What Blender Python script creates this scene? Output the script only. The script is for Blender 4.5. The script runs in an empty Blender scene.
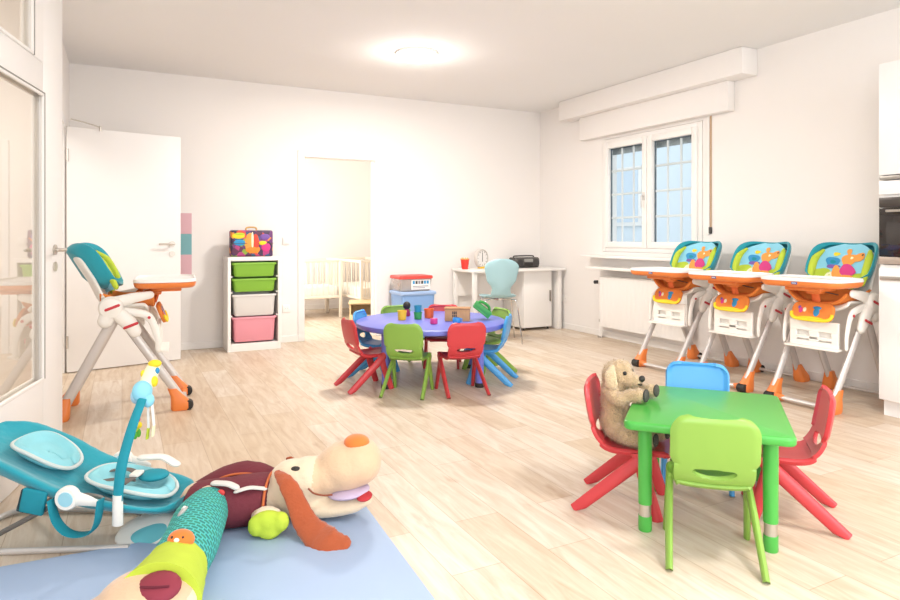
import bpy, bmesh, math, random
from mathutils import Vector, Matrix, noise
random.seed(7)
PI = math.pi
scene = bpy.context.scene
col = scene.collection
YAW = math.atan(328 / 640)
FX, FY = math.sin(YAW), math.cos(YAW)
def W(u, v):                       # room coordinates of a point u metres right of and v metres ahead of the standpoint
    return (FX * v + FY * u, FY * v - FX * u)

# ------------------------------------------------------------------ materials
def lin(h):
    h = h.lstrip('#')
    r = []
    for i in (0, 2, 4):
        c = int(h[i:i + 2], 16) / 255
        r.append(c / 12.92 if c <= 0.04045 else ((c + 0.055) / 1.055) ** 2.4)
    return (r[0], r[1], r[2], 1)
MATS = {}
def mat(name, hexc, rough=0.5, metal=0.0, var=0.0, vscale=8.0, bump=0.0, bscale=200.0, emit=0.0, alpha=1.0, trans=0.0, coat=0.0, sheen=0.0):
    if name in MATS: return MATS[name]
    m = bpy.data.materials.new(name); m.use_nodes = True
    nt = m.node_tree; b = nt.nodes['Principled BSDF']
    c = lin(hexc)
    b.inputs['Base Color'].default_value = c
    b.inputs['Roughness'].default_value = rough
    b.inputs['Metallic'].default_value = metal
    b.inputs['Alpha'].default_value = alpha
    b.inputs['Transmission Weight'].default_value = trans
    b.inputs['Coat Weight'].default_value = coat
    if sheen:
        b.inputs['Sheen Weight'].default_value = sheen
    if emit:
        b.inputs['Emission Color'].default_value = c
        b.inputs['Emission Strength'].default_value = emit
    tc = nt.nodes.new('ShaderNodeTexCoord')
    if var:
        n = nt.nodes.new('ShaderNodeTexNoise'); n.inputs['Scale'].default_value = vscale; n.inputs['Detail'].default_value = 4
        nt.links.new(tc.outputs['Object'], n.inputs['Vector'])
        mx = nt.nodes.new('ShaderNodeMix'); mx.data_type = 'RGBA'
        mx.inputs[6].default_value = tuple(min(1, x * (1 - var)) for x in c[:3]) + (1,)
        mx.inputs[7].default_value = tuple(min(1, x * (1 + var)) for x in c[:3]) + (1,)
        nt.links.new(n.outputs['Fac'], mx.inputs[0]); nt.links.new(mx.outputs[2], b.inputs['Base Color'])
    if bump:
        n2 = nt.nodes.new('ShaderNodeTexNoise'); n2.inputs['Scale'].default_value = bscale; n2.inputs['Detail'].default_value = 3
        nt.links.new(tc.outputs['Object'], n2.inputs['Vector'])
        bp = nt.nodes.new('ShaderNodeBump'); bp.inputs['Strength'].default_value = bump; bp.inputs['Distance'].default_value = 0.01
        nt.links.new(n2.outputs['Fac'], bp.inputs['Height']); nt.links.new(bp.outputs['Normal'], b.inputs['Normal'])
    MATS[name] = m
    return m
WALL = mat('wall_paint', '#f3eeea', 0.9, var=0.01, vscale=2, bump=0.03, bscale=150)
CEIL = mat('ceiling_paint', '#f0eeec', 0.95, var=0.01, vscale=2)
WHITE = mat('white_lacquer', '#f4f0ec', 0.35)
DOORW = mat('door_white', '#efecea', 0.45)
PLW = mat('white_plastic', '#f3efe8', 0.35)
TRAYW = mat('tray_white', '#f6f2ee', 0.3)
STEEL = mat('brushed_steel', '#c8c2ba', 0.3, 0.9)
CHROME = mat('chrome', '#dcdcdc', 0.15, 1.0)
TUBE = mat('grey_tube', '#d2ccc8', 0.35, 0.25)
ORANGE = mat('orange_plastic', '#ea8440', 0.4)
ORCL = mat('orange_cloth', '#e6863c', 0.85, var=0.08, vscale=14, bump=0.2)
RED = mat('red_plastic', '#c93d43', 0.35, var=0.03, vscale=5)
GREEN = mat('lime_green_plastic', '#86ae4a', 0.38, var=0.03, vscale=5)
BLUE = mat('sky_blue_plastic', '#4c9fdc', 0.38, var=0.03, vscale=5)
TGREEN = mat('bright_green_plastic', '#4aaa46', 0.3, var=0.03, vscale=5)
TBLUE = mat('violet_blue_plastic', '#6c74cc', 0.35, var=0.03, vscale=5)
BLACK = mat('black_rubber', '#26221f', 0.6)
DARK = mat('dark_plastic', '#3a3838', 0.4)
REDB = mat('red_button', '#c8323c', 0.4)
TEAL = mat('teal_cloth', '#1c9aac', 0.8, var=0.07, vscale=9, bump=0.15, bscale=60, sheen=0.3)
TEALD = mat('deep_teal_cloth', '#168c9e', 0.8, var=0.06, vscale=9, bump=0.15, bscale=60)
PALE = mat('pale_aqua_cloth', '#90d0da', 0.85, var=0.05, vscale=14, bump=0.15, bscale=60)
SKYC = mat('light_blue_cloth', '#8fd3ea', 0.8, var=0.05, vscale=10)
LIME = mat('lime_cloth', '#bcd040', 0.85, var=0.08, vscale=20, bump=0.15)
YEL = mat('yellow_cloth', '#f2d52c', 0.7)
PINK = mat('magenta_cloth', '#d83c86', 0.7)
PEACH = mat('orange_print', '#f6a04a', 0.7)
CREAM = mat('cream_print', '#f4efc8', 0.7)
BLUEP = mat('blue_print', '#3292c8', 0.7)
PURP = mat('purple_print', '#7d5aa8', 0.7)
BEIGE = mat('beige_velour', '#dcba98', 0.95, var=0.06, vscale=18, bump=0.25, bscale=90, sheen=0.4)
PALEB = mat('pale_cream_velour', '#e2ceb2', 0.95, var=0.05, vscale=18, bump=0.25, bscale=90, sheen=0.4)
MAROON = mat('maroon_cloth', '#6e2834', 0.85, var=0.12, vscale=16, bump=0.25, bscale=90)
RUST = mat('rust_velour', '#a84e26', 0.85, var=0.15, vscale=22, bump=0.3, bscale=70, sheen=0.4)
ORNG = mat('orange_velour', '#e67a32', 0.9, var=0.08, vscale=20, sheen=0.3)
LILAC = mat('lilac_cloth', '#bfaec8', 0.9)
MATB = mat('pale_blue_foam', '#aac0e0', 0.6, var=0.02, vscale=3)
FUR = mat('golden_plush_fur', '#c6aa84', 1.0, var=0.28, vscale=60, bump=0.9, bscale=160, sheen=0.5)
FURL = mat('pale_plush_fur', '#d4bc96', 1.0, var=0.2, vscale=60, bump=0.9, bscale=160, sheen=0.5)
PAD = mat('charcoal_felt', '#46443f', 0.9, bump=0.3)
BIRCH = mat('birch_wood', '#ecd2a4', 0.55, var=0.08, vscale=6)
CRIBW = mat('crib_paint', '#f6ecdc', 0.5)
LINEN = mat('white_linen', '#f8f4ec', 0.9, bump=0.1)
PALEBLUE = mat('powder_blue_shell', '#a2c6cc', 0.4)
BINP = mat('pink_tray', '#ea9aa8', 0.45)
BING = mat('leaf_green_tray', '#86ba3c', 0.45)
BINW = mat('frosted_white_tray', '#dedad6', 0.45)
TUB = mat('blue_translucent_tub', '#88aee2', 0.35, alpha=0.95)
CLEAR = mat('clear_plastic', '#e4dcd6', 0.1, alpha=0.35)
GREYSH = mat('grey_shutter', '#b9bcbc', 0.7, var=0.3, vscale=60)
STRAP = mat('brown_webbing', '#c0a488', 0.8)
OVGL = mat('oven_glass', '#2b2624', 0.08, coat=0.5)
CARD = mat('cardboard', '#c49a70', 0.9, var=0.12, vscale=30)
LAMPM = mat('lamp_glow', '#fff4e6', 0.5, emit=6)

def glass_mat(name, tint, refl=0.12):
    m = bpy.data.materials.new(name); m.use_nodes = True
    nt = m.node_tree; nt.nodes.clear()
    o = nt.nodes.new('ShaderNodeOutputMaterial'); mx = nt.nodes.new('ShaderNodeMixShader')
    t = nt.nodes.new('ShaderNodeBsdfTransparent'); t.inputs[0].default_value = lin(tint)
    g = nt.nodes.new('ShaderNodeBsdfGlossy'); g.inputs['Roughness'].default_value = 0.02; g.inputs[0].default_value = (1, 1, 1, 1)
    fr = nt.nodes.new('ShaderNodeFresnel'); fr.inputs[0].default_value = 1.45
    ad = nt.nodes.new('ShaderNodeMath'); ad.operation = 'ADD'; ad.inputs[1].default_value = refl; ad.use_clamp = True
    nt.links.new(fr.outputs[0], ad.inputs[0])
    ge = nt.nodes.new('ShaderNodeNewGeometry'); iv = nt.nodes.new('ShaderNodeMath'); iv.operation = 'SUBTRACT'; iv.inputs[0].default_value = 1
    nt.links.new(ge.outputs['Backfacing'], iv.inputs[1]); mu = nt.nodes.new('ShaderNodeMath'); mu.operation = 'MULTIPLY'
    nt.links.new(ad.outputs[0], mu.inputs[0]); nt.links.new(iv.outputs[0], mu.inputs[1]); nt.links.new(mu.outputs[0], mx.inputs[0])
    nt.links.new(t.outputs[0], mx.inputs[1]); nt.links.new(g.outputs[0], mx.inputs[2]); nt.links.new(mx.outputs[0], o.inputs[0])
    return m
GLASS = glass_mat('window_glass', '#f4f8fa', -0.05)
DGLASS = glass_mat('door_glass', '#f6f4f0', 0.16)

def floor_mat():
    m = bpy.data.materials.new('bleached_oak_planks'); m.use_nodes = True
    nt = m.node_tree; b = nt.nodes['Principled BSDF']; L = nt.links.new
    b.inputs['Roughness'].default_value = 0.42
    geo = nt.nodes.new('ShaderNodeNewGeometry')
    mp = nt.nodes.new('ShaderNodeMapping'); mp.inputs['Rotation'].default_value = (0, 0, PI / 2)
    L(geo.outputs['Position'], mp.inputs['Vector'])
    br = nt.nodes.new('ShaderNodeTexBrick')
    br.inputs['Scale'].default_value = 1.0
    br.inputs['Brick Width'].default_value = 0.92; br.inputs['Row Height'].default_value = 0.19
    br.inputs['Mortar Size'].default_value = 0.0016; br.inputs['Mortar Smooth'].default_value = 0.3
    br.inputs['Bias'].default_value = 0.0
    br.offset = 0.37
    br.inputs['Color1'].default_value = lin('#d6c2aa'); br.inputs['Color2'].default_value = lin('#e3d6c7'); br.inputs['Mortar'].default_value = lin('#bfa88e')
    L(mp.outputs[0], br.inputs['Vector'])
    # long grain
    mg = nt.nodes.new('ShaderNodeMapping'); mg.inputs['Scale'].default_value = (9, 1.1, 1)
    L(geo.outputs['Position'], mg.inputs['Vector'])
    n = nt.nodes.new('ShaderNodeTexNoise'); n.inputs['Scale'].default_value = 2.6; n.inputs['Detail'].default_value = 8; n.inputs['Roughness'].default_value = 0.62; n.inputs['Distortion'].default_value = 0.8
    L(mg.outputs[0], n.inputs['Vector'])
    rp = nt.nodes.new('ShaderNodeValToRGB')
    rp.color_ramp.elements[0].position = 0.30; rp.color_ramp.elements[0].color = lin('#cfb596')
    rp.color_ramp.elements[1].position = 0.62; rp.color_ramp.elements[1].color = (1, 1, 1, 1)
    L(n.outputs['Fac'], rp.inputs[0])
    mx = nt.nodes.new('ShaderNodeMix'); mx.data_type = 'RGBA'; mx.blend_type = 'MULTIPLY'; mx.inputs[0].default_value = 0.55
    L(br.outputs['Color'], mx.inputs[6]); L(rp.outputs[0], mx.inputs[7])
    # knots / darker patches
    n2 = nt.nodes.new('ShaderNodeTexNoise'); n2.inputs['Scale'].default_value = 3.2; n2.inputs['Detail'].default_value = 3
    mg2 = nt.nodes.new('ShaderNodeMapping'); mg2.inputs['Scale'].default_value = (2.2, 0.9, 1)
    L(geo.outputs['Position'], mg2.inputs['Vector']); L(mg2.outputs[0], n2.inputs['Vector'])
    rp2 = nt.nodes.new('ShaderNodeValToRGB')
    rp2.color_ramp.elements[0].position = 0.66; rp2.color_ramp.elements[0].color = (1, 1, 1, 1)
    rp2.color_ramp.elements[1].position = 0.80; rp2.color_ramp.elements[1].color = lin('#cfb090')
    L(n2.outputs['Fac'], rp2.inputs[0])
    mx2 = nt.nodes.new('ShaderNodeMix'); mx2.data_type = 'RGBA'; mx2.blend_type = 'MULTIPLY'; mx2.inputs[0].default_value = 0.7
    L(mx.outputs[2], mx2.inputs[6]); L(rp2.outputs[0], mx2.inputs[7])
    L(mx2.outputs[2], b.inputs['Base Color'])
    bp = nt.nodes.new('ShaderNodeBump'); bp.inputs['Strength'].default_value = 0.12; bp.inputs['Distance'].default_value = 0.002
    L(br.outputs['Fac'], bp.inputs['Height']); bp.invert = True; L(bp.outputs[0], b.inputs['Normal'])
    return m
FLOOR = floor_mat()

def scale_mat():
    # the trouser cloth: rows of small dark scales on aqua
    m = bpy.data.materials.new('fish_scale_cloth'); m.use_nodes = True
    nt = m.node_tree; b = nt.nodes['Principled BSDF']; b.inputs['Roughness'].default_value = 0.9; L = nt.links.new
    tc = nt.nodes.new('ShaderNodeTexCoord')
    br = nt.nodes.new('ShaderNodeTexBrick'); br.offset = 0.5
    br.inputs['Scale'].default_value = 1; br.inputs['Brick Width'].default_value = 0.026; br.inputs['Row Height'].default_value = 0.016
    br.inputs['Mortar Size'].default_value = 0.0032; br.inputs['Mortar Smooth'].default_value = 0.4
    br.inputs['Color1'].default_value = lin('#2a7a78'); br.inputs['Color2'].default_value = lin('#358a70'); br.inputs['Mortar'].default_value = lin('#4fbdb8')
    L(tc.outputs['UV'], br.inputs['Vector']); L(br.outputs['Color'], b.inputs['Base Color'])
    return m
SCALE = scale_mat()

def suitcase_mat():
    m = bpy.data.materials.new('patchwork_print'); m.use_nodes = True
    nt = m.node_tree; b = nt.nodes['Principled BSDF']; b.inputs['Roughness'].default_value = 0.5; L = nt.links.new
    tc = nt.nodes.new('ShaderNodeTexCoord')
    v = nt.nodes.new('ShaderNodeTexVoronoi'); v.inputs['Scale'].default_value = 22
    L(tc.outputs['Object'], v.inputs['Vector'])
    sp = nt.nodes.new('ShaderNodeSeparateColor'); L(v.outputs['Color'], sp.inputs[0])
    rp = nt.nodes.new('ShaderNodeValToRGB'); rp.color_ramp.interpolation = 'CONSTANT'
    cols = ['#4a2d55', '#6d3a70', '#2d5a7d', '#d8503c', '#5c2c4a', '#8aa83c', '#3c2a48', '#e8903c', '#b0407a', '#42304e']
    e = rp.color_ramp.elements
    e[0].position = 0; e[0].color = lin(cols[0]); e[1].position = 0.1; e[1].color = lin(cols[1])
    for i in range(2, 10):
        x = e.new(i * 0.1); x.color = lin(cols[i])
    L(sp.outputs[0], rp.inputs[0]); L(rp.outputs[0], b.inputs['Base Color'])
    return m
PATCH = suitcase_mat()

# ------------------------------------------------------------------ mesh builder
class MB:
    def __init__(s):
        s.v = []; s.f = []; s.fm = []; s.mats = []; s.M = Matrix.Identity(4); s.mi = 0; s.uv = None
    def use(s, m):
        if m not in s.mats: s.mats.append(m)
        s.mi = s.mats.index(m); return s
    def add(s, vs, fs):
        o = len(s.v)
        s.v += [s.M @ Vector(p) for p in vs]
        for f in fs: s.f.append([i + o for i in f]); s.fm.append(s.mi)
    def addbm(s, bm):
        bm.verts.index_update()
        s.add([v.co.copy() for v in bm.verts], [[v.index for v in f.verts] for f in bm.faces]); bm.free()
    def box(s, c, d, bev=0.0, seg=2, rot=None):
        bm = bmesh.new(); bmesh.ops.create_cube(bm, size=1)
        for v in bm.verts: v.co = Vector((v.co.x * d[0], v.co.y * d[1], v.co.z * d[2]))
        if bev: bmesh.ops.bevel(bm, geom=list(bm.edges), offset=min(bev, min(d) * 0.49), segments=seg, affect='EDGES', profile=0.5)
        R = Matrix.Translation(c) @ (rot.to_4x4() if rot else Matrix.Identity(4))
        bm.transform(R); s.addbm(bm); return s
    def b6(s, x0, x1, y0, y1, z0, z1, bev=0.0, seg=2):
        return s.box(((x0 + x1) / 2, (y0 + y1) / 2, (z0 + z1) / 2), (abs(x1 - x0), abs(y1 - y0), abs(z1 - z0)), bev, seg)
    def loft(s, rings, cap=True, closed=True):
        n = len(rings[0]); vs = [p for r in rings for p in r]; fs = []
        for i in range(len(rings) - 1):
            for j in range(n if closed else n - 1):
                k = (j + 1) % n
                fs.append((i * n + j, i * n + k, (i + 1) * n + k, (i + 1) * n + j))
        if cap and closed:
            fs.append(tuple(range(n - 1, -1, -1))); fs.append(tuple((len(rings) - 1) * n + j for j in range(n)))
        s.add(vs, fs); return s
    def tube(s, pts, r, n=10, sm=0, flat=None, up=None, round_ends=False):
        pts = [Vector(p) for p in pts]
        rs = list(r) if isinstance(r, (list, tuple)) else [r] * len(pts)
        if sm: pts, rs = catmull(pts, rs, sm)
        rings = []; nrm = None
        N = len(pts)
        for i in range(N):
            t = (pts[min(i + 1, N - 1)] - pts[max(i - 1, 0)]).normalized()
            if nrm is None:
                a = Vector(up) if up else (Vector((0, 0, 1)) if abs(t.z) < 0.9 else Vector((1, 0, 0)))
                nrm = (a - t * a.dot(t)).normalized()
            else:
                nrm = (nrm - t * nrm.dot(t)).normalized()
            b = t.cross(nrm)
            fa, fb = flat if flat else (1, 1)
            def ring(c, q):
                return [c + (nrm * math.cos(2 * PI * j / n) * fa + b * math.sin(2 * PI * j / n) * fb) * q for j in range(n)]
            if round_ends and i == 0:
                for a_ in (0.15, 0.5, 0.8): rings.append(ring(pts[0] - t * rs[0] * math.cos(a_ * PI / 2) , rs[0] * math.sin(a_ * PI / 2)))
            rings.append(ring(pts[i], rs[i]))
            if round_ends and i == N - 1:
                for a_ in (0.8, 0.5, 0.15): rings.append(ring(pts[i] + t * rs[i] * math.cos(a_ * PI / 2), rs[i] * math.sin(a_ * PI / 2)))
        return s.loft(rings)
    def lathe(s, prof, c=(0, 0, 0), n=24, axis='Z', flip=1):
        rings = []
        for r, z in prof:
            ring = []
            for j in range(n):
                a = 2 * PI * j / n; p = (r * math.cos(a), r * math.sin(a), z)
                if axis == 'X': p = (p[2], p[0], p[1])
                if axis == 'Y': p = (p[1], p[2] * flip, p[0])
                ring.append((c[0] + p[0], c[1] + p[1], c[2] + p[2]))
            rings.append(ring)
        return s.loft(rings)
    def ell(s, c, r, n=20, m=12, rot=None):
        R = rot or Matrix.Identity(3)
        rings = []
        for i in range(m + 1):
            th = PI * (0.02 + 0.96 * i / m)
            rings.append([Vector(c) + R @ Vector((r[0] * math.sin(th) * math.cos(2 * PI * j / n), r[1] * math.sin(th) * math.sin(2 * PI * j / n), -r[2] * math.cos(th))) for j in range(n)])
        return s.loft(rings)
    def prism(s, poly, z0, z1, bev=0.0, seg=2, to=None):
        bm = bmesh.new()
        vb = [bm.verts.new((p[0], p[1], z0)) for p in poly]; vt = [bm.verts.new((p[0], p[1], z1)) for p in poly]
        n = len(poly)
        bm.faces.new(vb[::-1]); bm.faces.new(vt)
        for i in range(n): bm.faces.new((vb[i], vb[(i + 1) % n], vt[(i + 1) % n], vt[i]))
        bmesh.ops.recalc_face_normals(bm, faces=bm.faces)
        if bev:
            eg = [e for e in bm.edges if abs(e.verts[0].co.z - e.verts[1].co.z) < 1e-6]
            bmesh.ops.bevel(bm, geom=eg, offset=bev, segments=seg, affect='EDGES', profile=0.5)
        if to: bm.transform(to)
        s.addbm(bm); return s
    def grid(s, fn, nu, nv, skip=None):
        vs = [fn(i / nu, j / nv) for i in range(nu + 1) for j in range(nv + 1)]; fs = []
        for i in range(nu):
            for j in range(nv):
                f = (i * (nv + 1) + j, (i + 1) * (nv + 1) + j, (i + 1) * (nv + 1) + j + 1, i * (nv + 1) + j + 1)
                if skip and skip(i, j): continue
                fs.append(f)
        s.add(vs, fs); return s
    def build(s, name, parent=None, m=None, mods=None, smooth=35, fur=0.0):
        me = bpy.data.meshes.new(name)
        me.from_pydata([tuple(p) for p in s.v], [], s.f)
        ms = s.mats or [m]
        for x in ms: me.materials.append(x)
        if s.mats: me.polygons.foreach_set('material_index', s.fm)
        bm = bmesh.new(); bm.from_mesh(me); bmesh.ops.recalc_face_normals(bm, faces=bm.faces)
        loose = [v for v in bm.verts if not v.link_faces]
        if loose: bmesh.ops.delete(bm, geom=loose, context='VERTS')
        bm.to_mesh(me); bm.free()
        o = bpy.data.objects.new(name, me); col.objects.link(o)
        if mods:
            for t, kw in mods:
                md = o.modifiers.new(t, t)
                for k, val in kw.items(): setattr(md, k, val)
            dg = bpy.context.evaluated_depsgraph_get(); dg.update()
            nm = bpy.data.meshes.new_from_object(o.evaluated_get(dg))
            o.modifiers.clear(); o.data = nm; bpy.data.meshes.remove(me); nm.name = name; me = nm
            if not me.materials:
                for x in ms: me.materials.append(x)
        if fur:
            nrm = [v.normal.copy() for v in me.vertices]
            for v, q in zip(me.vertices, nrm):
                k = noise.noise(v.co * 55) * 0.6 + noise.noise(v.co * 130) * 0.5
                v.co += q * k * fur
        me.polygons.foreach_set('use_smooth', [True] * len(me.polygons))
        me.set_sharp_from_angle(angle=math.radians(smooth))
        me.update()
        if parent: o.parent = parent
        return o
def catmull(pts, rs, k):
    P = [pts[0] * 2 - pts[1]] + pts + [pts[-1] * 2 - pts[-2]]; Rr = [rs[0]] + rs + [rs[-1]]
    op, orr = [], []
    for i in range(1, len(P) - 2):
        for j in range(k):
            t = j / k
            op.append(0.5 * (2 * P[i] + (P[i + 1] - P[i - 1]) * t + (2 * P[i - 1] - 5 * P[i] + 4 * P[i + 1] - P[i + 2]) * t * t + (3 * P[i] - 3 * P[i + 1] + P[i + 2] - P[i - 1]) * t ** 3))
            orr.append(Rr[i] + (Rr[i + 1] - Rr[i]) * t)
    return op + [pts[-1]], orr + [rs[-1]]
SUB = lambda n: ('SUBSURF', {'levels': n, 'render_levels': n})
REM = lambda v: ('REMESH', {'mode': 'VOXEL', 'voxel_size': v, 'use_smooth_shade': True})
SMO = lambda n: ('SMOOTH', {'factor': 0.5, 'iterations': n})
SOL = lambda t, o=0.0: ('SOLIDIFY', {'thickness': t, 'offset': o})
def tag(o, label=None, cat=None, group=None, kind=None):
    if label: o['label'] = label
    if cat: o['category'] = cat
    if group: o['group'] = group
    if kind: o['kind'] = kind
    return o
def thing(name, label, cat, loc=(0, 0, 0), rz=0.0, group=None):
    o = bpy.data.objects.new(name, None); col.objects.link(o); o.empty_display_size = 0.05
    o.location = loc; o.rotation_euler = (0, 0, rz)
    return tag(o, label, cat, group)
def struct(o): o['kind'] = 'structure'; return o
KIDS = {}
def copy_tree(o, parent=None):
    c = o.copy(); col.objects.link(c)
    if parent: c.parent = parent
    for ch in [x for x in list(o.children)]: copy_tree(ch, c)
    return c
def box(name, x0, x1, y0, y1, z0, z1, m, parent=None, bev=0.0):
    return MB().b6(x0, x1, y0, y1, z0, z1, bev).build(name, parent, m)
def rrect(w, h, r, n=6, cx=0, cy=0):
    pts = []
    for sx, sy, a0 in ((1, 1, 0), (-1, 1, 90), (-1, -1, 180), (1, -1, 270)):
        for i in range(n + 1):
            a = math.radians(a0 + 90 * i / n)
            pts.append((cx + sx * (w / 2 - r) + r * math.cos(a), cy + sy * (h / 2 - r) + r * math.sin(a)))
    return pts

# ------------------------------------------------------------------ room shell
XL, XR, YB, YF, H = -0.42, 4.69, 6.66, -2.3, 2.65
def wall(name, boxes, m=WALL):
    b = MB()
    for q in boxes: b.b6(*q)
    return struct(b.build(name, None, m))
def plane_floor(name, x0, x1, y0, y1, z, m):
    b = MB(); b.b6(x0, x1, y0, y1, z - 0.12, z); return struct(b.build(name, None, m))
plane_floor('floor', -3.0, 4.9, YF - 0.2, 10.0, 0.0, FLOOR)
struct(box('ceiling', -3.0, 4.9, YF - 0.2, 6.80, H, H + 0.12, CEIL))
DX0, DX1, DZ = 1.70, 2.49, 1.93
wall('wall_back', [(-0.57, DX0 - .02, YB, YB + .14, 0, H), (DX1 + .02, 4.89, YB, YB + .14, 0, H), (DX0 - .02, DX1 + .02, YB, YB + .14, DZ + .02, H)])
WY0, WY1, WZ0, WZ1 = 4.12, 5.48, 0.93, 2.15
wall('wall_right', [(XR, XR + .2, YF, WY0, 0, H), (XR, XR + .2, WY1, YB, 0, H), (XR, XR + .2, WY0, WY1, 0, WZ0), (XR, XR + .2, WY0, WY1, WZ1, H)])
LY0, LY1 = 5.08, 5.97
wall('wall_left', [(XL - .14, XL, LY1 + .02, YB, 0, H), (XL - .14, XL, 3.99, LY0 - .02, 0, H), (XL - .14, XL, LY0 - .02, LY1 + .02, 2.02, H)])
# angled glazed partition joins the left wall; beyond it, behind the camera, wall with an opening added for the side fill light
pa, pb = Vector((-0.30, 3.94, 0)), Vector((-0.30 - 0.21 * 1.75, 3.94 - 0.978 * 1.75, 0))
wall('wall_entry', [(pb.x - .14, pb.x, YF, -1.5, 0, H), (pb.x - .14, pb.x, .1, pb.y, 0, H), (pb.x - .14, pb.x, -1.5, .1, 0, .8), (pb.x - .14, pb.x, -1.5, .1, 2.3, H)])
wall('wall_front', [(-0.9, 0.2, YF - .15, YF, 0, H), (4.3, 4.89, YF - .15, YF, 0, H), (0.2, 4.3, YF - .15, YF, 0, 0.75), (0.2, 4.3, YF - .15, YF, 2.4, H)])
# hall behind the glazed partition
wall('wall_hall', [(-2.6, -2.5, 0.5, YB + .14, 0, H), (-2.6, -0.57, YB, YB + .14, 0, H), (-2.6, -0.66, 0.4, 0.5, 0, H)])
# nursery room beyond the doorway
wall('wall_nursery', [(0.3, 4.6, 9.45, 9.6, 0, 2.6), (0.2, 0.3, YB + .14, 9.6, 0, 2.6), (3.70, 3.85, YB + .14, 9.6, 0, 2.6)])
struct(box('ceiling_nursery', 0.2, 4.6, YB + .14, 9.6, 2.42, 2.6, CEIL))
# baseboards
def bb(name, q): return struct(MB().b6(*q, 0.004, 1).build(name, None, WHITE))
bb('baseboard_back', (XL, DX0 - .07, YB - .012, YB, 0, .07)); bb('baseboard_rear', (DX1 + .07, XR, YB - .012, YB, 0, .07))
bb('baseboard_right', (XR - .012, XR, 2.32, YB, 0, .07)); bb('baseboard_nursery', (0.3, 3.7, 9.438, 9.45, 0, .08))
# doorway casing
b = MB()
b.b6(DX0 - .07, DX0, YB - .014, YB + .154, 0, DZ + .07, .004, 1); b.b6(DX1, DX1 + .06, YB - .014, YB + .154, 0, DZ + .07, .004, 1)
b.b6(DX0, DX1, YB - .014, YB + .154, DZ, DZ + .07, .004, 1)
b.b6(DX0, DX0 + .012, YB + .04, YB + .09, 0, DZ); b.b6(DX1 - .012, DX1, YB + .04, YB + .09, 0, DZ)
struct(b.build('trim_1', None, DOORW))
b = MB()
b.b6(XL - .15, XL + .012, LY0 - .08, LY0, 0, 2.07, .004, 1); b.b6(XL - .15, XL + .012, LY1, LY1 + .08, 0, 2.07, .004, 1); b.b6(XL - .15, XL + .012, LY0, LY1, 2.0, 2.07, .004, 1)
struct(b.build('trim_2', None, DOORW))

# lever handle set, built in a local frame: face normal = +X(n), hinge side = -Y(h)
def lever(parent, n, h, o, L=0.115, name='handle'):
    n, h, o = Vector(n), Vector(h), Vector(o)
    b = MB()
    b.tube([o, o + n * .008], .026, 18); b.tube([o, o + n * .055], .009, 12)
    b.tube([o + n * .048 - h * .004, o + n * .052 + h * .04, o + n * .048 + h * L], [.009, .0095, .008], 12, sm=4, round_ends=True)
    r = b.build(name, parent, STEEL)
    k = MB(); q = o + Vector((0, 0, -.085))
    k.tube([q, q + n * .008], .025, 18); k.build('keyhole', parent, STEEL)
    return r

# glazed entrance door (door_1), in the plane pa-pb
dvec = Vector((0.21, 0.978, 0)).normalized(); nvec = Vector((dvec.y, -dvec.x, 0))
door1 = thing('door_1', None, None, tuple(pa), math.atan2(-dvec.x, dvec.y)); struct(door1)
# local frame: y runs along the door (0 = free edge, negative towards the camera), +x faces the room
b = MB(); T = 0.022
PL = -1.75
g0, g1 = -0.285, -1.15          # pane ends measured from the free edge
def stile(y0, y1, z0, z1): b.b6(-T, T, y0, y1, z0, z1, .005, 2)
stile(g0, 0, 0.004, 2.6); stile(PL, g1, 0.004, 2.6); stile(g1, g0, 0.004, 0.40); stile(g1, g0, 1.79, 1.94); stile(g1, g0, 2.50, 2.6)
# transom has a wider stile
b.b6(-T, T, -0.42, g0, 1.94, 2.5); b.build('door_frame', door1, DOORW)
# glazing beads
b = MB()
for (ya, yb, za, zb) in ((g1, g0, .40, 1.79), (g1, -0.42, 1.94, 2.5)):
    for sx in (1, -1):
        x = sx * T
        b.b6(x - .006, x + .006, ya, yb, za, za + .016, .003, 1); b.b6(x - .006, x + .006, ya, yb, zb - .016, zb, .003, 1)
        b.b6(x - .006, x + .006, ya, ya + .016, za, zb, .003, 1); b.b6(x - .006, x + .006, yb - .016, yb, za, zb, .003, 1)
b.build('glazing_bead', door1, DOORW)
b = MB(); b.b6(T - .003, T + .008, g0 - .006, g0 + .001, .41, 1.79); b.b6(T - .003, T + .008, g1, g0, 1.787, 1.793); b.b6(T - .003, T + .008, -.427, -.42, 1.94, 2.5); b.build('rubber_seal', door1, mat('seal_grey', '#8c8984', 0.7))
box('glass_pane', -.003, .003, g1, g0, .40, 1.79, DGLASS, door1)
box('transom_pane', -.003, .003, g1, -.42, 1.94, 2.5, DGLASS, door1)
lever(door1, (1, 0, 0), (0, -1, 0), (T, -0.13, 1.03)); 
lever(door1, (-1, 0, 0), (0, -1, 0), (-T, -0.13, 1.03))
wall('wall_stub', [(-0.44, -0.325, 3.95, 3.99, 0, H)])

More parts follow.
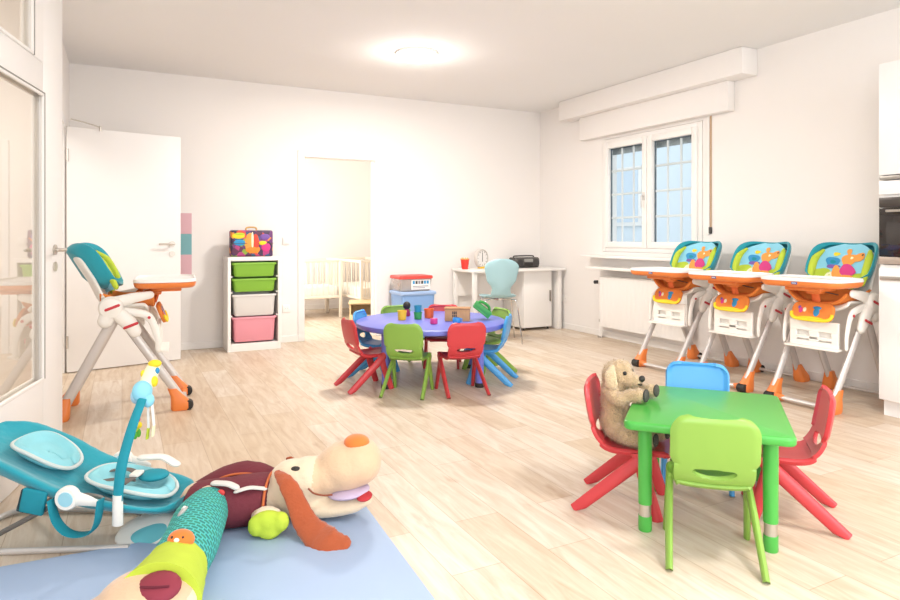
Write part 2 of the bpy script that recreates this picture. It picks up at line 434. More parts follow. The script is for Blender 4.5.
# open white door leaf (door_2), hinged on the left wall
hx, hy = -0.395, 5.965
ang = math.atan2(6.16 - 5.97, 0.46 + 0.39)
door2 = thing('door_2', None, None, (hx, hy, 0), ang); struct(door2)
MB().b6(0, .875, -.02, .02, .008, 1.975, .004, 2).build('door_leaf', door2, DOORW)
lever(door2, (0, -1, 0), (-1, 0, 0), (.80, -.02, 1.03)); lever(door2, (0, 1, 0), (-1, 0, 0), (.80, .02, 1.03))
b = MB()
for z in (.25, 1.75): b.tube([(0, -.022, z - .05), (0, -.022, z + .05)], .009, 10)
b.build('hinge', door2, STEEL)
b = MB(); b.tube([(.02, -.05, 2.035), (.13, -.05, 2.015), (.235, -.04, 1.99)], .005, 8); b.tube([(.235, -.04, 1.96), (.235, -.04, 2.0)], .01, 10)
b.build('closer_arm', door2, STEEL)

# ------------------------------------------------------------------ window, shutter boxes, sills
win = thing('window_1', None, None, (XR, 0, 0)); struct(win)
fw = .055
b = MB()
y0, y1, z0, z1 = WY0 + .005, WY1 - .005, WZ0 + .005, WZ1 - .005
X0, X1 = .0, .07
b.b6(X0 - .01, X1, y0, y0 + fw, z0, z1, .004); b.b6(X0 - .01, X1, y1 - fw, y1, z0, z1, .004); b.b6(X0 - .01, X1, y0 + fw, y1 - fw, z0, z0 + fw, .004); b.b6(X0 - .01, X1, y0 + fw, y1 - fw, z1 - fw, z1, .004)
ym = 4.795
b.b6(X0 - .01, X1, ym - .02, ym + .02, z0 + fw, z1 - fw, .004)
b.build('window_frame', win, WHITE)
def sash(ya, yb):
    s = MB(); za, zb = z0 + fw - .012, z1 - fw + .012; q = .062
    xa, xb = -.028, .05
    s.b6(xa, xb, ya, ya + q, za, zb, .006); s.b6(xa, xb, yb - q, yb, za, zb, .006); s.b6(xa, xb, ya + q, yb - q, za, za + q, .006); s.b6(xa, xb, ya + q, yb - q, zb - q, zb, .006)
    so = s.build('sash', win, WHITE)
    ga, gb, gc, gd = ya + q, yb - q, za + q, zb - q
    MB().b6(.012, .018, ga, gb, gc, gd).build('glass_pane', so, GLASS)
    m_ = MB()
    for k in (1, 2):
        y = ga + (gb - ga) * k / 3; m_.b6(.020, .034, y - .0115, y + .0115, gc, gd, .003, 1)
    for k in (1, 2, 3):
        z = gc + (gd - gc) * (k - .06) / 4 + .02; m_.b6(.0195, .0345, ga, gb, z - .0115, z + .0115, .003, 1)
    m_.build('glazing_bars', so, WHITE)
    k_ = MB(); k_.b6(.018, .03, ga, ga + .012, gc, gd); k_.b6(.018, .03, gb - .012, gb, gc, gd); k_.b6(.018, .03, ga, gb, gd - .012, gd); k_.build('edge_seal', so, mat('seal_dark', '#6f767c', 0.6))
    return so
sash(y0 + fw - .012, ym - .003); so = sash(ym + .003, y1 - fw + .012)
b = MB(); b.b6(-.034, -.026, ym + .02, ym + .05, 1.46, 1.54, .004); b.tube([(-.03, ym + .035, 1.5), (-.06, ym + .035, 1.5), (-.062, ym + .035, 1.47), (-.06, ym + .035, 1.39)], .008, 10, sm=4, round_ends=True)
b.build('window_handle', win, mat('handle_grey', '#cfccc8', .35, .4))
MB().b6(.10, .12, WY0 + .01, WY1 - .01, 1.985, WZ1 - .002).build('roller_shutter', win, GREYSH)
# shutter boxes above the window
struct(MB().b6(4.50, XR - .001, 3.56, 6.02, 2.43, H - .001, .006).build('trim_3', None, WALL))
struct(MB().b6(4.60, XR - .001, 3.78, 5.77, 2.175, 2.4295, .006).build('trim_4', None, WALL))
# sill and radiator shelf
struct(MB().b6(4.52, XR - .001, 3.95, 5.66, .865, .895, .006).build('trim_5', None, WHITE))
struct(MB().b6(4.46, XR - .001, 3.55, 5.50, .745, .775, .006).build('trim_6', None, WHITE))
st = thing('shutter_strap', 'brown roller shutter strap hanging down wall beside the window', 'strap', (XR, 4.03, 1.13))
MB().b6(-.006, -.002, -.010, .010, .03, 1.045).build('webbing', st, STRAP); MB().b6(-.018, -.001, -.014, .014, -.01, .05, .004).build('strap_winder', st, DARK)
MB().b6(-.016, -.001, .011, .034, -.02, 1.045, .003, 1).build('guide_rail', st, WHITE)

# radiator
rad = thing('radiator', 'white panel radiator under the window with valve and floor pipes', 'radiator', (XR, 4.8, 0))
def rad_face(u, v):
    y = -.60 + u * 1.20; z = .13 + v * .53
    g = 0.0035 * (1 if (int(u * 60) % 3) == 0 else 0) if .02 < v < .98 else 0
    return (-.115 + g, y, z)
b = MB(); b.grid(rad_face, 120, 10); b.b6(-.11, -.035, -.60, .60, .13, .66, .008); b.build('panel', rad, WHITE)
MB().b6(-.112, -.03, -.598, .598, .655, .672, .003).build('top_grille', rad, WHITE)
b = MB(); b.tube([(-.07, .60, .60), (-.07, .655, .60)], .012, 12); b.tube([(-.07, .63, .60), (-.07, .685, .60)], .022, 16); b.build('valve', rad, PLW)
MB().tube([(-.085, .665, .60), (-.125, .665, .60)], .02, 16).build('valve_cap', rad, DARK)
b = MB(); b.tube([(-.07, .64, .59), (-.07, .64, .0)], .011, 12); b.tube([(-.07, .60, .17), (-.07, .66, .17)], .010, 10); b.tube([(-.07, .62, .17), (-.07, .62, .0)], .010, 10); b.build('pipe', rad, WHITE)
b = MB(); b.tube([(-.07, .64, .0), (-.07, .64, .018)], .028, 16); b.tube([(-.07, .64, .17), (-.07, .64, .2)], .015, 12); b.build('pipe_collar', rad, STEEL)
b = MB()
for y in (-.45, .45): b.b6(-.04, -.001, y - .015, y + .015, .2, .6)
b.build('wall_bracket', rad, WHITE)

# sockets and switch
def socket(name, label, cat, loc, normal, n=1):
    t = thing(name, label, cat, loc, normal)
    for i in range(n):
        o = i * .071
        MB().box((o, -.005, 0), (.08 if n == 1 else .071, .010, .08), .004).build('cover_plate', t, WHITE)
        if 'socket' in name:
            MB().lathe([(.0, -.006), (.019, -.006), (.021, -.0115), (.024, -.0115), (.024, -.004), (.0, -.004)], (o, 0, 0), 20, 'Y').build('socket_ring', t, PLW)
            q = MB()
            for dx in (-.0095, .0095): q.tube([(o + dx, -.0105, 0), (o + dx, -.0062, 0)], .0028, 8)
            q.build('pin_hole', t, BLACK)
        else:
            MB().box((o, -.011, 0), (.055, .006, .055), .003).build('rocker', t, WHITE)
    return t
socket('light_switch', 'white light switch on the wall left of the doorway', 'switch', (1.51, YB - .001, 1.05), 0)
socket('wall_socket', 'single white wall socket low beside the doorway', 'socket', (1.51, YB - .001, .35), 0)
socket('wall_socket', 'double white wall socket low between desk and radiator', 'socket', (XR - .001, 6.21, .36), -PI / 2, 2)

# wall poster strip
po = thing('poster', 'narrow pink and teal banded poster on wall behind open door', 'poster', (.55, YB - .001, .72))
b = MB()
for k, hx_ in enumerate(('#e0b4bc', '#7fb2b8', '#e0b4bc')):
    b.use(mat('poster_' + str(k % 2), hx_, .8)); b.b6(-.30, .05, -.006, 0, k * .2, k * .2 + .2)
b.build('sheet', po)

# ceiling lamp
lampo = thing('ceiling_lamp', 'round glowing flush ceiling lamp', 'lamp', (2.22, 4.95, H))
b = MB(); b.lathe([(.0, -.065), (.10, -.062), (.15, -.048), (.168, -.025), (.168, -.006), (0, -.006)], n=40); b.build('diffuser', lampo, LAMPM)
MB().lathe([(0, -.016), (.176, -.016), (.18, -.012), (.18, 0), (0, 0)], n=40).build('base_ring', lampo, WHITE)
fill_lamp = copy_tree(lampo); fill_lamp.location = (2.2, 0.6, H)  # second lamp added out of view to brighten the near half of the room
fill_lamp['label'] = 'round flush ceiling lamp added out of view to brighten the near half of the room'

# ------------------------------------------------------------------ child chairs
def seat_shape():
    b = MB()
    prof = [(.150, .238), (.145, .249), (.128, .256), (.08, .255), (.02, .250), (-.04, .249), (-.075, .252), (-.097, .259), (-.110, .270)]
    def fn(u, v):
        t = u * (len(prof) - 1); i = min(int(t), len(prof) - 2); k = t - i
        y = prof[i][0] * (1 - k) + prof[i + 1][0] * k; z = prof[i][1] * (1 - k) + prof[i + 1][1] * k
        w = .122 + .004 * math.sin(PI * u)
        if u < .12: w -= .03 * (1 - u / .12) ** 2
        s = 2 * v - 1
        return (w * s, y, z + .010 * abs(s) ** 3 - .016 * max(0, abs(s) - .9) * 10 * .6)
    b.grid(fn, 22, 20); return b
def back_shape():
    b = MB()
    NU, NV = 44, 40
    zb, zt = .270, .50
    def yz(z):
        k = (z - zb) / (zt - zb)
        y = -.116 - .036 * (1 - math.exp(-k * 6)) - .034 * k
        return y
    def fn(u, v):
        z = zb + (zt - zb) * (u ** .9 if u < 1 else 1)
        s = 2 * v - 1
        if z < .335: w = .127
        else:
            k = min(1, (z - .335) / .03); k = k * k * (3 - 2 * k)
            w = .127 + (.137 - .127) * k
        if abs(z - .338) < .012: w -= .0025 * (1 - abs(z - .338) / .012)
        r = .055
        if z > zt - r:
            q = z - (zt - r); w = w - r + math.sqrt(max(0, r * r - q * q))
        if z < zb + .04: w -= .006 * (1 - (z - zb) / .04) ** 2
        y = yz(z) + .008 * s * s + (.008 * max(0, (abs(s) - .86) / .14) if z > .335 else 0)
        y += (.006 * max(0, (z - .485) / .015))
        # slot snapping
        return [w * s, y, z]
    ex, ez, cz = .070, .019, .309
    vs = [[fn(i / NU, j / NV) for j in range(NV + 1)] for i in range(NU + 1)]
    inside = lambda p: (p[0] / ex) ** 2 + ((p[2] - cz - .25 * p[0] ** 2 * 6) / ez) ** 2
    keep = {}
    for i in range(NU):
        for j in range(NV):
            c = [sum(vs[a][bq][k] for a in (i, i + 1) for bq in (j, j + 1)) / 4 for k in range(3)]
            keep[i, j] = inside(c) >= 1
    for i in range(1, NU):
        for j in range(1, NV):
            q = [keep[a, bq] for a in (i - 1, i) for bq in (j - 1, j)]
            if any(q) and not all(q):
                p = vs[i][j]; d = math.sqrt(inside(p)); off = 1.5 * p[0] ** 2
                if d > .2:
                    p[0] /= d; p[2] = cz + off + (p[2] - cz - off) / d
    flat = [tuple(p) for r in vs for p in r]
    fs = [(i * (NV + 1) + j, (i + 1) * (NV + 1) + j, (i + 1) * (NV + 1) + j + 1, i * (NV + 1) + j + 1) for i in range(NU) for j in range(NV) if keep[i, j]]
    b.add(flat, fs); return b
def leg_shape(sx, rear):
    b = MB()
    if rear: p = [(sx * .128, .070, .252), (sx * .138, -.06, .138), (sx * .146, -.215, 0)]
    else: p = [(sx * .127, .030, .252), (sx * .134, .06, .14), (sx * .140, .105, 0)]
    b.tube(p, [.022, .021, .0185], 16, sm=5, flat=(1.22, .62), up=(0, 1, 0.3))
    # flatten the foot on the floor
    for v in b.v: v.z = max(v.z, 0.0)
    return b
def make_chair(m, label):
    t = thing('child_chair', label, 'chair')
    seat_shape().build('seat', t, m, [SOL(.019, -1), ('BEVEL', {'width': .003, 'segments': 2, 'limit_method': 'ANGLE'})], 50)
    back_shape().build('backrest', t, m, [SOL(.015, 0), ('BEVEL', {'width': .004, 'segments': 2, 'limit_method': 'ANGLE'})], 50)
    for sx in (-1, 1):
        for r in (True, False): leg_shape(sx, r).build('leg', t, m)
    return t
chair_defs = [
    # colour, x, y, forward vector, label
    ('g', 1.852, 1.600, (.68, .733), 'lime green child chair with its back to us before the green square table'),
    ('r', 2.316, 1.668, (-.656, .755), 'red child chair pulled out at the right of the green square table'),
    ('r', 1.872, 1.998, (.656, -.755), 'red child chair carrying the plush dog at the green square table'),
    ('b', 2.281, 2.038, (-.751, -.66), 'blue child chair behind the green square table'),
    ('g', 1.81, 4.155, (.633, .774), 'lime green child chair at the front of the round table, back towards us'),
    ('r', 2.14, 4.032, (.16, .987), 'red child chair at the front of the round table, back towards us'),
    ('r', 1.615, 4.43, (1, .04), 'red child chair seen from the side at the round table, nearest the doorway'),
    ('b', 2.46, 4.20, (-.755, .656), 'blue child chair at the round table seen from the side, nearest the high chairs'),
    ('g', 2.615, 4.50, (-1, -.02), 'lime green child chair behind the side-on blue chair at the round table'),
    ('r', 2.40, 4.83, (-.5, -.86), 'red child chair behind the round table, beyond the brown toy house'),
    ('g', 2.10, 4.94, (.03, -1), 'lime green child chair behind the round table, in front of the blue tub'),
    ('b', 1.818, 4.77, (.766, -.643), 'blue child chair behind the side-on red chair at the round table'),
]
protos = {}
cm = {'g': GREEN, 'r': RED, 'b': BLUE}
for (c, x, y, f, lab) in chair_defs:
    if c not in protos: protos[c] = o = make_chair(cm[c], lab)
    else: o = copy_tree(protos[c])
    o.location = (x, y, 0); o.rotation_euler = (0, 0, math.atan2(-f[0], f[1])); o['label'] = lab
    o['group'] = 'chairs at the square table' if y < 3 else 'chairs around the round table'

# ------------------------------------------------------------------ square green table
sq = thing('square_table', 'bright green square child table with four height-adjustable legs', 'table', (2.037, 1.773, 0), -.855)
MB().prism(rrect(.562, .636, .035), .398, .43, .010, 3).build('tabletop', sq, TGREEN)
for lx, ly in ((-.213, -.205), (.209, -.205), (.209, .205), (-.213, .205)):
    l = MB().tube([(lx, ly, .10), (lx, ly, .40)], [.0245, .026], 20).build('leg', sq, TGREEN)
    MB().tube([(lx, ly, .055), (lx, ly, .102)], .0222, 20).build('metal_band', l, STEEL)
    MB().lathe([(.0, 0), (.023, 0), (.025, .004), (.0245, .056), (0, .056)], (lx, ly, 0), 20).build('leg_cap', l, TGREEN)

# ------------------------------------------------------------------ round table
CXT, CYT = 2.14, 4.50
rt = thing('round_table', 'violet blue round child table strewn with small toys', 'table', (CXT, CYT, 0))
MB().lathe([(0, .405), (.565, .405), (.578, .412), (.582, .428), (.578, .443), (.565, .45), (0, .45)], n=64).build('tabletop', rt, TBLUE)
for a in (-158, -68, 22, 112):
    a = math.radians(a); lx, ly = .48 * math.cos(a), .48 * math.sin(a)
    l = MB().tube([(lx, ly, .03), (lx, ly, .41)], [.030, .034], 20).build('leg', rt, TBLUE)
    MB().lathe([(0, 0), (.033, 0), (.034, .004), (.032, .032), (0, .032)], (lx, ly, 0), 20).build('leg_cap', l, BLACK)
# toys on it (positions in room coordinates)
def on_table(px_, py_): return None
ZT = .4505
def cup(name, label, x, y, r, h, m, z=ZT, g='stacking cups on the round table'):
    t = thing(name, label, 'cup', (x, y, z), 0, g)
    MB().lathe([(0, 0), (r * .88, 0), (r * .92, .004), (r, h * .8), (r * 1.06, h * .82), (r * 1.06, h), (r * .95, h), (r * .8, .006), (0, .006)], n=28).build('cup_wall', t, m)
    q = MB().lathe([(r * .96, h * .3), (r * 1.0, h * .32), (r * 1.0, h * .36), (r * .96, h * .38)], n=28)
    q.build('rim_band', t, m); return t
TOYY = mat('toy_yellow', '#f4c838', .4); TOYO = mat('toy_orange', '#ee6c34', .4); TOYT = mat('toy_teal', '#2a90b4', .4); TOYG = mat('toy_green', '#3aa050', .4); TOYP = mat('toy_pink', '#e04a94', .4); TOYB = mat('toy_blue', '#3292d8', .4); TOYDG = mat('toy_deep_green', '#2c9a44', .4)
TP = {}
cup('stacking_cup', 'yellow cup at the left of the toys on the round table', 1.93, 4.58, .034, .072, TOYY)
cup('stacking_cup', 'green cup at the bottom of the two-cup tower on the round table', 2.06, 4.57, .031, .055, TOYG)
cup('stacking_cup', 'teal blue cup on top of the green cup on the round table', 2.06, 4.57, .029, .052, TOYT, ZT + .0555)
cup('stacking_cup', 'orange cup between the two-cup tower and the toy house', 2.17, 4.60, .038, .072, TOYO)
t = thing('toy_cup', 'small round blue toy cup in front of the brown toy house', 'toy', (2.215, 4.215, ZT))
MB().lathe([(0, 0), (.022, 0), (.03, .012), (.031, .028), (.026, .042), (.022, .042), (.026, .02), (0, .01)], n=24).build('bowl', t, TOYB)
MB().tube([(.028, 0, .032), (.044, 0, .03), (.044, 0, .014), (.03, 0, .012)], .004, 8, sm=4).build('ear_handle', t, TOYB)
t = thing('toy_block', 'small magenta toy block at the front of the round table', 'toy', (2.05, 4.26, ZT), .5)
MB().box((0, 0, .021), (.042, .042, .042), .006).build('block', t, TOYP)
MB().box((0, 0, .0425), (.02, .02, .003), .001).build('raised_square', t, mat('toy_pale_pink', '#f0a0c4', .5))
t = thing('toy_figure', 'small dark headed toy figure standing behind the yellow cup', 'toy', (2.06, 4.79, ZT))
MB().lathe([(0, 0), (.026, 0), (.03, .01), (.024, .04), (.014, .06), (0, .06)], n=20).build('body', t, mat('toy_plum', '#b03060', .6))
MB().ell((0, 0, .085), (.031, .031, .033)).build('head', t, BLACK)
# cardboard coloured toy house with a barred window
t = thing('toy_house', 'brown wooden toy house with a barred window on round table', 'toy', (2.30, 4.36, ZT), -.55)
b = MB(); b.b6(-.095, .095, -.055, .055, 0, .088, .004); b.build('house_body', t, CARD)
b = MB(); b.b6(-.1, .1, -.06, .06, .088, .1, .004); b.build('flat_roof', t, mat('cardboard_dark', '#b08660', .9, var=.1))
wd = MB().b6(-.04, .0, -.057, -.052, .03, .075).build('window', t, DARK)
q = MB()
for k in range(4): q.b6(-.04 + k * .0125, -.037 + k * .0125, -.0585, -.0565, .03, .075)
q.b6(-.04, .0, -.0585, -.0565, .05, .053); q.b6(-.043, .003, -.0585, -.0565, .026, .03); q.b6(-.043, .003, -.0585, -.0565, .075, .079)
q.build('window_bars', wd, CARD)
MB().b6(.0965, .0945, -.02, .02, .01, .06).build('side_door', t, DARK)
# green toy leaning over: a shape sorter lid with cut-outs
t = thing('toy_sorter', 'green plastic shape toy lying tilted beside the toy house', 'toy', (2.49, 4.33, ZT), -.5)
R = Matrix.Translation((0, 0, .062)) @ Matrix.Rotation(math.radians(38), 4, 'Y')
b = MB(); b.M = R
b.box((0, 0, 0), (.15, .10, .018), .006); b.box((0, .042, .025), (.15, .014, .04), .004); b.box((0, -.042, .025), (.15, .014, .04), .004)
b.build('tilted_tray', t, TOYG)
b = MB(); b.M = R; b.tube([(-.06, 0, .012), (-.045, 0, .06), (.03, 0, .065), (.06, 0, .012)], .011, 10, sm=4); b.build('arch_grip', t, TOYDG)
b = MB(); b.M = R; b.lathe([(0, .0095), (.02, .0095), (.02, .011), (0, .011)], (.02, .0, 0), 20); b.box((-.03, 0, .0105), (.024, .03, .003)); b.build('cut_out', t, DARK)

# ------------------------------------------------------------------ plush dog sitting on the red chair
ch = (1.872, 1.998); f = (.656, -.755); rz = math.atan2(-f[0], f[1])
pd = thing('plush_dog', 'golden plush puppy with dark paw pads sitting on red chair', 'plush toy', (ch[0], ch[1], .262), rz - .3)
b = MB()
b.ell((0, -.075, .08), (.088, .060, .080)); b.ell((0, -.085, .155), (.070, .052, .075))
b.ell((0, -.072, .262), (.060, .062, .056)); b.ell((0, -.018, .246), (.036, .052, .032)); b.ell((0, -.056, .292), (.043, .043, .034)); b.tube([(0, -.085, .19), (0, -.078, .24)], [.055, .05], 14)
for sx in (-1, 1):
    b.tube([(sx * .052, -.08, .195), (sx * .072, -.03, .175), (sx * .062, .010, .196), (sx * .054, .050, .202)], [.032, .028, .025, .029], 12, sm=3, round_ends=True)
    b.tube([(sx * .05, -.06, .045), (sx * .07, .02, .038), (sx * .065, .09, .036)], [.042, .040, .034], 12, sm=3, round_ends=True)
pbody = b.build('body', pd, FUR, [REM(.0065), SMO(3)], 80, fur=.005)
def hair(src, n, length, m, name, seed):
    rr = random.Random(seed); ps = src.data.polygons; vsx = src.data.vertices
    wts = [p.area for p in ps]; hb = MB(); vs_, fs_ = [], []
    for p in rr.choices(range(len(ps)), wts, k=n):
        q = ps[p]; c = q.center; nn = q.normal
        t_ = nn.cross(Vector((rr.uniform(-1, 1), rr.uniform(-1, 1), rr.uniform(-1, 1)))).normalized()
        dirn = (nn * .55 + t_ * rr.uniform(.2, .7) + Vector((0, 0, -.45))).normalized() * length * rr.uniform(.6, 1.2)
        side = nn.cross(dirn).normalized() * .0011; k = len(vs_)
        o_ = c - nn * .001
        vs_ += [o_ - side, o_ + side, o_ + dirn]; fs_.append((k, k + 1, k + 2))
    hb.add(vs_, fs_); return tag(hb.build(name, src, m, None, 80), kind='stuff')
hair(pbody, 9000, .013, FUR, 'fur', 5)
for sx in (-1, 1):
    e = MB(); e.tube([(sx * .050, -.072, .296), (sx * .072, -.068, .270), (sx * .076, -.060, .228), (sx * .068, -.055, .212)], [.014, .026, .028, .014], 12, sm=4, flat=(1.0, .42), up=(0, 1, 0), round_ends=True)
    e.build('ear', pd, FURL, [SUB(1)], 80, fur=.002)
    MB().ell((sx * .035, -.022, .276), (.0078, .0078, .0085)).build('eye', pd, BLACK)
    MB().ell((sx * .054, .075, .203), (.024, .010, .026)).build('paw_pad', pd, PAD)
    MB().ell((sx * .064, .118, .037), (.024, .010, .026)).build('foot_pad', pd, PAD)
MB().ell((0, .036, .256), (.015, .012, .013)).build('nose', pd, BLACK)
MB().tube([(-.02, .028, .236), (0, .034, .230), (.02, .028, .236)], .0022, 6, sm=4).build('mouth', pd, BLACK)

# ------------------------------------------------------------------ high chairs
def make_high_chair(label):
    # front is +y, width along x
    t = thing('high_chair', label, 'high chair')
    HW, RW, UW = .198, .185, .215
    for sx in (-1, 1):
        l = MB().tube([(sx * (UW - .005), .045, .53), (sx * HW, .33, .085)], .021, 14, flat=(1.25, .8), up=(0, 1, .5)).build('front_leg', t, TUBE)
        c = MB(); c.loft([[(sx * HW + dx * k, .335 + dy * k2 + off, z) for dx, dy in rrect(.07, .11, .03, 5)] for z, k, k2, off in ((.0, .85, .95, .0), (.012, 1.0, 1.1, .002), (.05, 1.05, 1.05, .0), (.09, .85, .72, -.020), (.14, .72, .5, -.050))], cap=True)
        c.build('foot_cap', l, ORANGE)
        MB().lathe([(0, -.031), (.026, -.031), (.03, -.026), (.03, .026), (.026, .031), (0, .031)], (sx * HW, .380, .0305), 20, 'X').build('wheel', l, BLACK)
        l = MB().tube([(sx * (UW - .02), -.04, .60), (sx * RW, -.31, .075)], .024, 14, flat=(1.25, .8), up=(0, 1, .5)).build('rear_leg', t, TUBE)
        c = MB(); c.loft([[(sx * (RW + .012 * (1 - z / .11)) + dx * k, -.315 + dy * k2 + off, z) for dx, dy in rrect(.075, .11, .03, 5)] for z, k, k2, off in ((.0, 1.0, .95, -.02), (.012, 1.15, 1.1, -.02), (.045, 1.15, 1.05, -.016), (.085, .9, .75, .002), (.13, .72, .5, .020))])
        c.build('foot_cap', l, ORANGE)
        MB().lathe([(0, -.03), (.024, -.03), (.028, -.025), (.028, .025), (.024, .03), (0, .03)], (sx * (RW - .012), -.366, .0285), 20, 'X').build('wheel', l, BLACK)
        # hinge hubs
        x = sx * (UW + .012)
        h = MB(); h.lathe([(0, -.03), (.054, -.03), (.068, -.02), (.07, .01), (.058, .03), (0, .034)] if sx > 0 else [(0, -.034), (.058, -.03), (.07, -.01), (.068, .02), (.054, .03), (0, .03)], (x, -.055, .665), 28, 'X')
        h.tube([(x, -.06, .665), (x, -.085, .585)], .044, 14, flat=(.7, 1), up=(1, 0, 0), round_ends=True)
        h.tube([(x, -.02, .63), (x, .045, .565), (x, .075, .515)], [.044, .046, .038], 16, flat=(.65, 1.0), up=(1, 0, 0), round_ends=True)
        h.tube([(x - sx * .01, -.05, .69), (x - sx * .012, .07, .72), (x - sx * .012, .16, .735)], [.04, .032, .024], 14, flat=(.5, 1), up=(1, 0, 0), round_ends=True)
        ho = h.build('hinge_hub', t, PLW, [('BEVEL', {'width': .002, 'segments': 1, 'limit_method': 'ANGLE'})])
        xx = sx * (UW + .046)
        for (yy, zz) in ((-.045, .668), (.055, .555)):
            MB().tube([(xx, yy - .034, zz - .013), (xx, yy + .034, zz + .013)], .0085, 10, flat=(.6, 1), up=(1, 0, 0), round_ends=True).build('release_button', ho, REDB)
        # rear leg top to seat bracket and footrest arm
        a = MB(); xi = sx * .205
        a.tube([(xi, .02, .64), (xi, .15, .60), (xi, .20, .47), (xi, .205, .39)], [.024, .025, .018, .015], 12, sm=5, flat=(.55, 1), up=(1, 0, 0), round_ends=True)
        ao = a.build('footrest_arm', t, PLW)
        MB().lathe([(0, 0), (.009, 0), (.009, .004), (0, .004)] if sx > 0 else [(0, -.004), (.009, -.004), (.009, 0), (0, 0)], (sx * .2225, .155, .595), 12, 'X').build('screw_cap', ao, REDB)
    MB().tube([(-HW, .352, .03), (HW, .352, .03)], .014, 12, flat=(1, 1.4)).build('front_bar', t, TUBE)
    for sx in (-1, 1): MB().tube([(sx * (HW - .02), .350, .032), (sx * (HW - .075), .352, .030)], [.026, .019], 14, round_ends=True).build('bar_sleeve', t, ORANGE)
    MB().tube([(-RW + .02, -.335, .03), (RW - .02, -.335, .03)], .011, 12).build('rear_bar', t, TUBE)
    # white seat shell: bottom and rising back
    b = MB()
    def shell(u, v):
        pr = [(.14, .60), (.12, .625), (0, .62), (-.09, .635), (-.145, .70), (-.20, .82), (-.265, .93), (-.30, .985)]
        k = u * (len(pr) - 1); i = min(int(k), len(pr) - 2); w = k - i
        y = pr[i][0] * (1 - w) + pr[i + 1][0] * w; z = pr[i][1] * (1 - w) + pr[i + 1][1] * w
        hw = .19 + .012 * math.sin(PI * u); s = 2 * v - 1
        if u > .82: hw *= math.sqrt(max(.05, 1 - ((u - .82) / .18) ** 2 * .55))
        e = abs(s) ** 3 * .05
        return (hw * s, y + (e if u > .5 else 0), z + (e if u <= .5 else e * .3))
    b.grid(shell, 28, 16); b.build('seat_shell', t, PLW, [SOL(.02, -1), SUB(1)], 60)
    # padded back cushion, leaning: local frame (x, up, out)
    ang_ = math.radians(29)
    base = Vector((0, -.115, .72)); upv = Vector((0, -math.sin(ang_), math.cos(ang_))); outv = Vector((0, math.cos(ang_), math.sin(ang_)))
    def P(x, h, o): return base + Vector((x, 0, 0)) + upv * h + outv * o
    Mx = Matrix(((1, 0, 0, 0), (0, upv.y, outv.y, 0), (0, upv.z, outv.z, 0), (0, 0, 0, 1))); Mx.translation = base
    outl = []
    hh = .37
    for i in range(41):
        a = PI * i / 40
        outl.append((.222 * math.copysign(abs(math.cos(a)) ** .55, math.cos(a)), .16 + (hh - .16) * math.sin(a) ** .62))
    outl = [(.222, .0)] + outl + [(-.222, .0)]
    b = MB(); b.M = Mx
    def scl(o, kx, ky, z): return [(x * kx, .17 + (y - .17) * ky, z + .10 * (abs(x * kx) / .205) ** 2.2) for x, y in o]
    # outer wrap (teal): loft from back face to rim to inner face
    b.use(TEAL); b.loft([scl(outl, .80, .86, -.045), scl(outl, .93, .95, -.04), scl(outl, 1.0, 1.0, -.01), scl(outl, 1.0, 1.0, .012), scl(outl, .96, .975, .022), scl(outl, .86, .92, .010)], cap=False); b.loft([scl(outl, .80, .86, -.045), scl(outl, .5, .5, -.045), scl(outl, .05, .05, -.045)], cap=False)
    bo = b.build('back_wrap', t, None, [SUB(1)], 80)
    ins = MB(); ins.M = Mx; ins.use(SKYC)
    def inner(u, v):
        s = 2 * v - 1; y = .012 + u * .335
        w = .185
        if y > .16: w = .19 * max(.0, 1 - ((y - .16) / .195) ** 2.4) ** .55
        x = w * s
        return (x, y, .018 + .098 * (abs(x) / .205) ** 2.2 + .006 * (1 - abs(s) ** 4))
    ins.grid(inner, 26, 22); io = ins.build('back_cushion', t, None, [SOL(.012, 1)], 80)
    # cloth print: soft patches of colour (abstract)
    pr = MB(); pr.M = Mx
    def patch(m, x, y, rx, ry, rot=0.0, lift=.0012):
        pr.use(m); n = 22; pts = []
        vs, fs = [], []
        for ring, q in enumerate((0.02, .5, 1.0)):
            for j in range(n):
                a = 2 * PI * j / n; wob = 1 + .10 * math.sin(3 * a + x * 60) if ring == 2 else 1
                px, py = rx * q * wob * math.cos(a), ry * q * wob * math.sin(a)
                X = x + px * math.cos(rot) - py * math.sin(rot); Y = y + px * math.sin(rot) + py * math.cos(rot)
                Z = .018 + .098 * (abs(X) / .205) ** 2.2 + .0185 + lift
                vs.append((X, Y, Z))
        for r_ in range(2):
            for j in range(n):
                k = (j + 1) % n; fs.append((r_ * n + j, r_ * n + k, (r_ + 1) * n + k, (r_ + 1) * n + j))
        fs.append(tuple(range(n)))
        pr.add(vs, fs)
    lf = .0012
    for (m, x, y, rx, ry, ro) in (
        (LIME, -.115, .07, .05, .075, .2), (CREAM, -.07, .06, .045, .06, 0), (LIME, .10, .06, .05, .06, -.2), (CREAM, .05, .05, .05, .045, 0),
        (BLUEP, -.085, .20, .040, .038, .4), (PURP, -.075, .165, .040, .014, .2), (TEALD, -.085, .2, .016, .014, 0), (YEL, -.075, .262, .02, .014, .3),
        (PEACH, .015, .225, .055, .044, .2), (PEACH, .075, .238, .052, .032, .1), (PEACH, .0, .285, .016, .026, .2), (PEACH, -.045, .12, .028, .055, .3),
        (PINK, .02, .145, .055, .042, -.4), (PINK, .055, .125, .030, .024, .3), (PEACH, .02, .085, .05, .024, .1), (CREAM, .028, .238, .010, .010, 0), (BLACK, .104, .252, .008, .006, 0)):
        patch(m, -x, y, rx, ry, -ro, lf); lf += .00035
    pr.build('cloth_print', io, None, [SOL(.0006, 1)], 80)
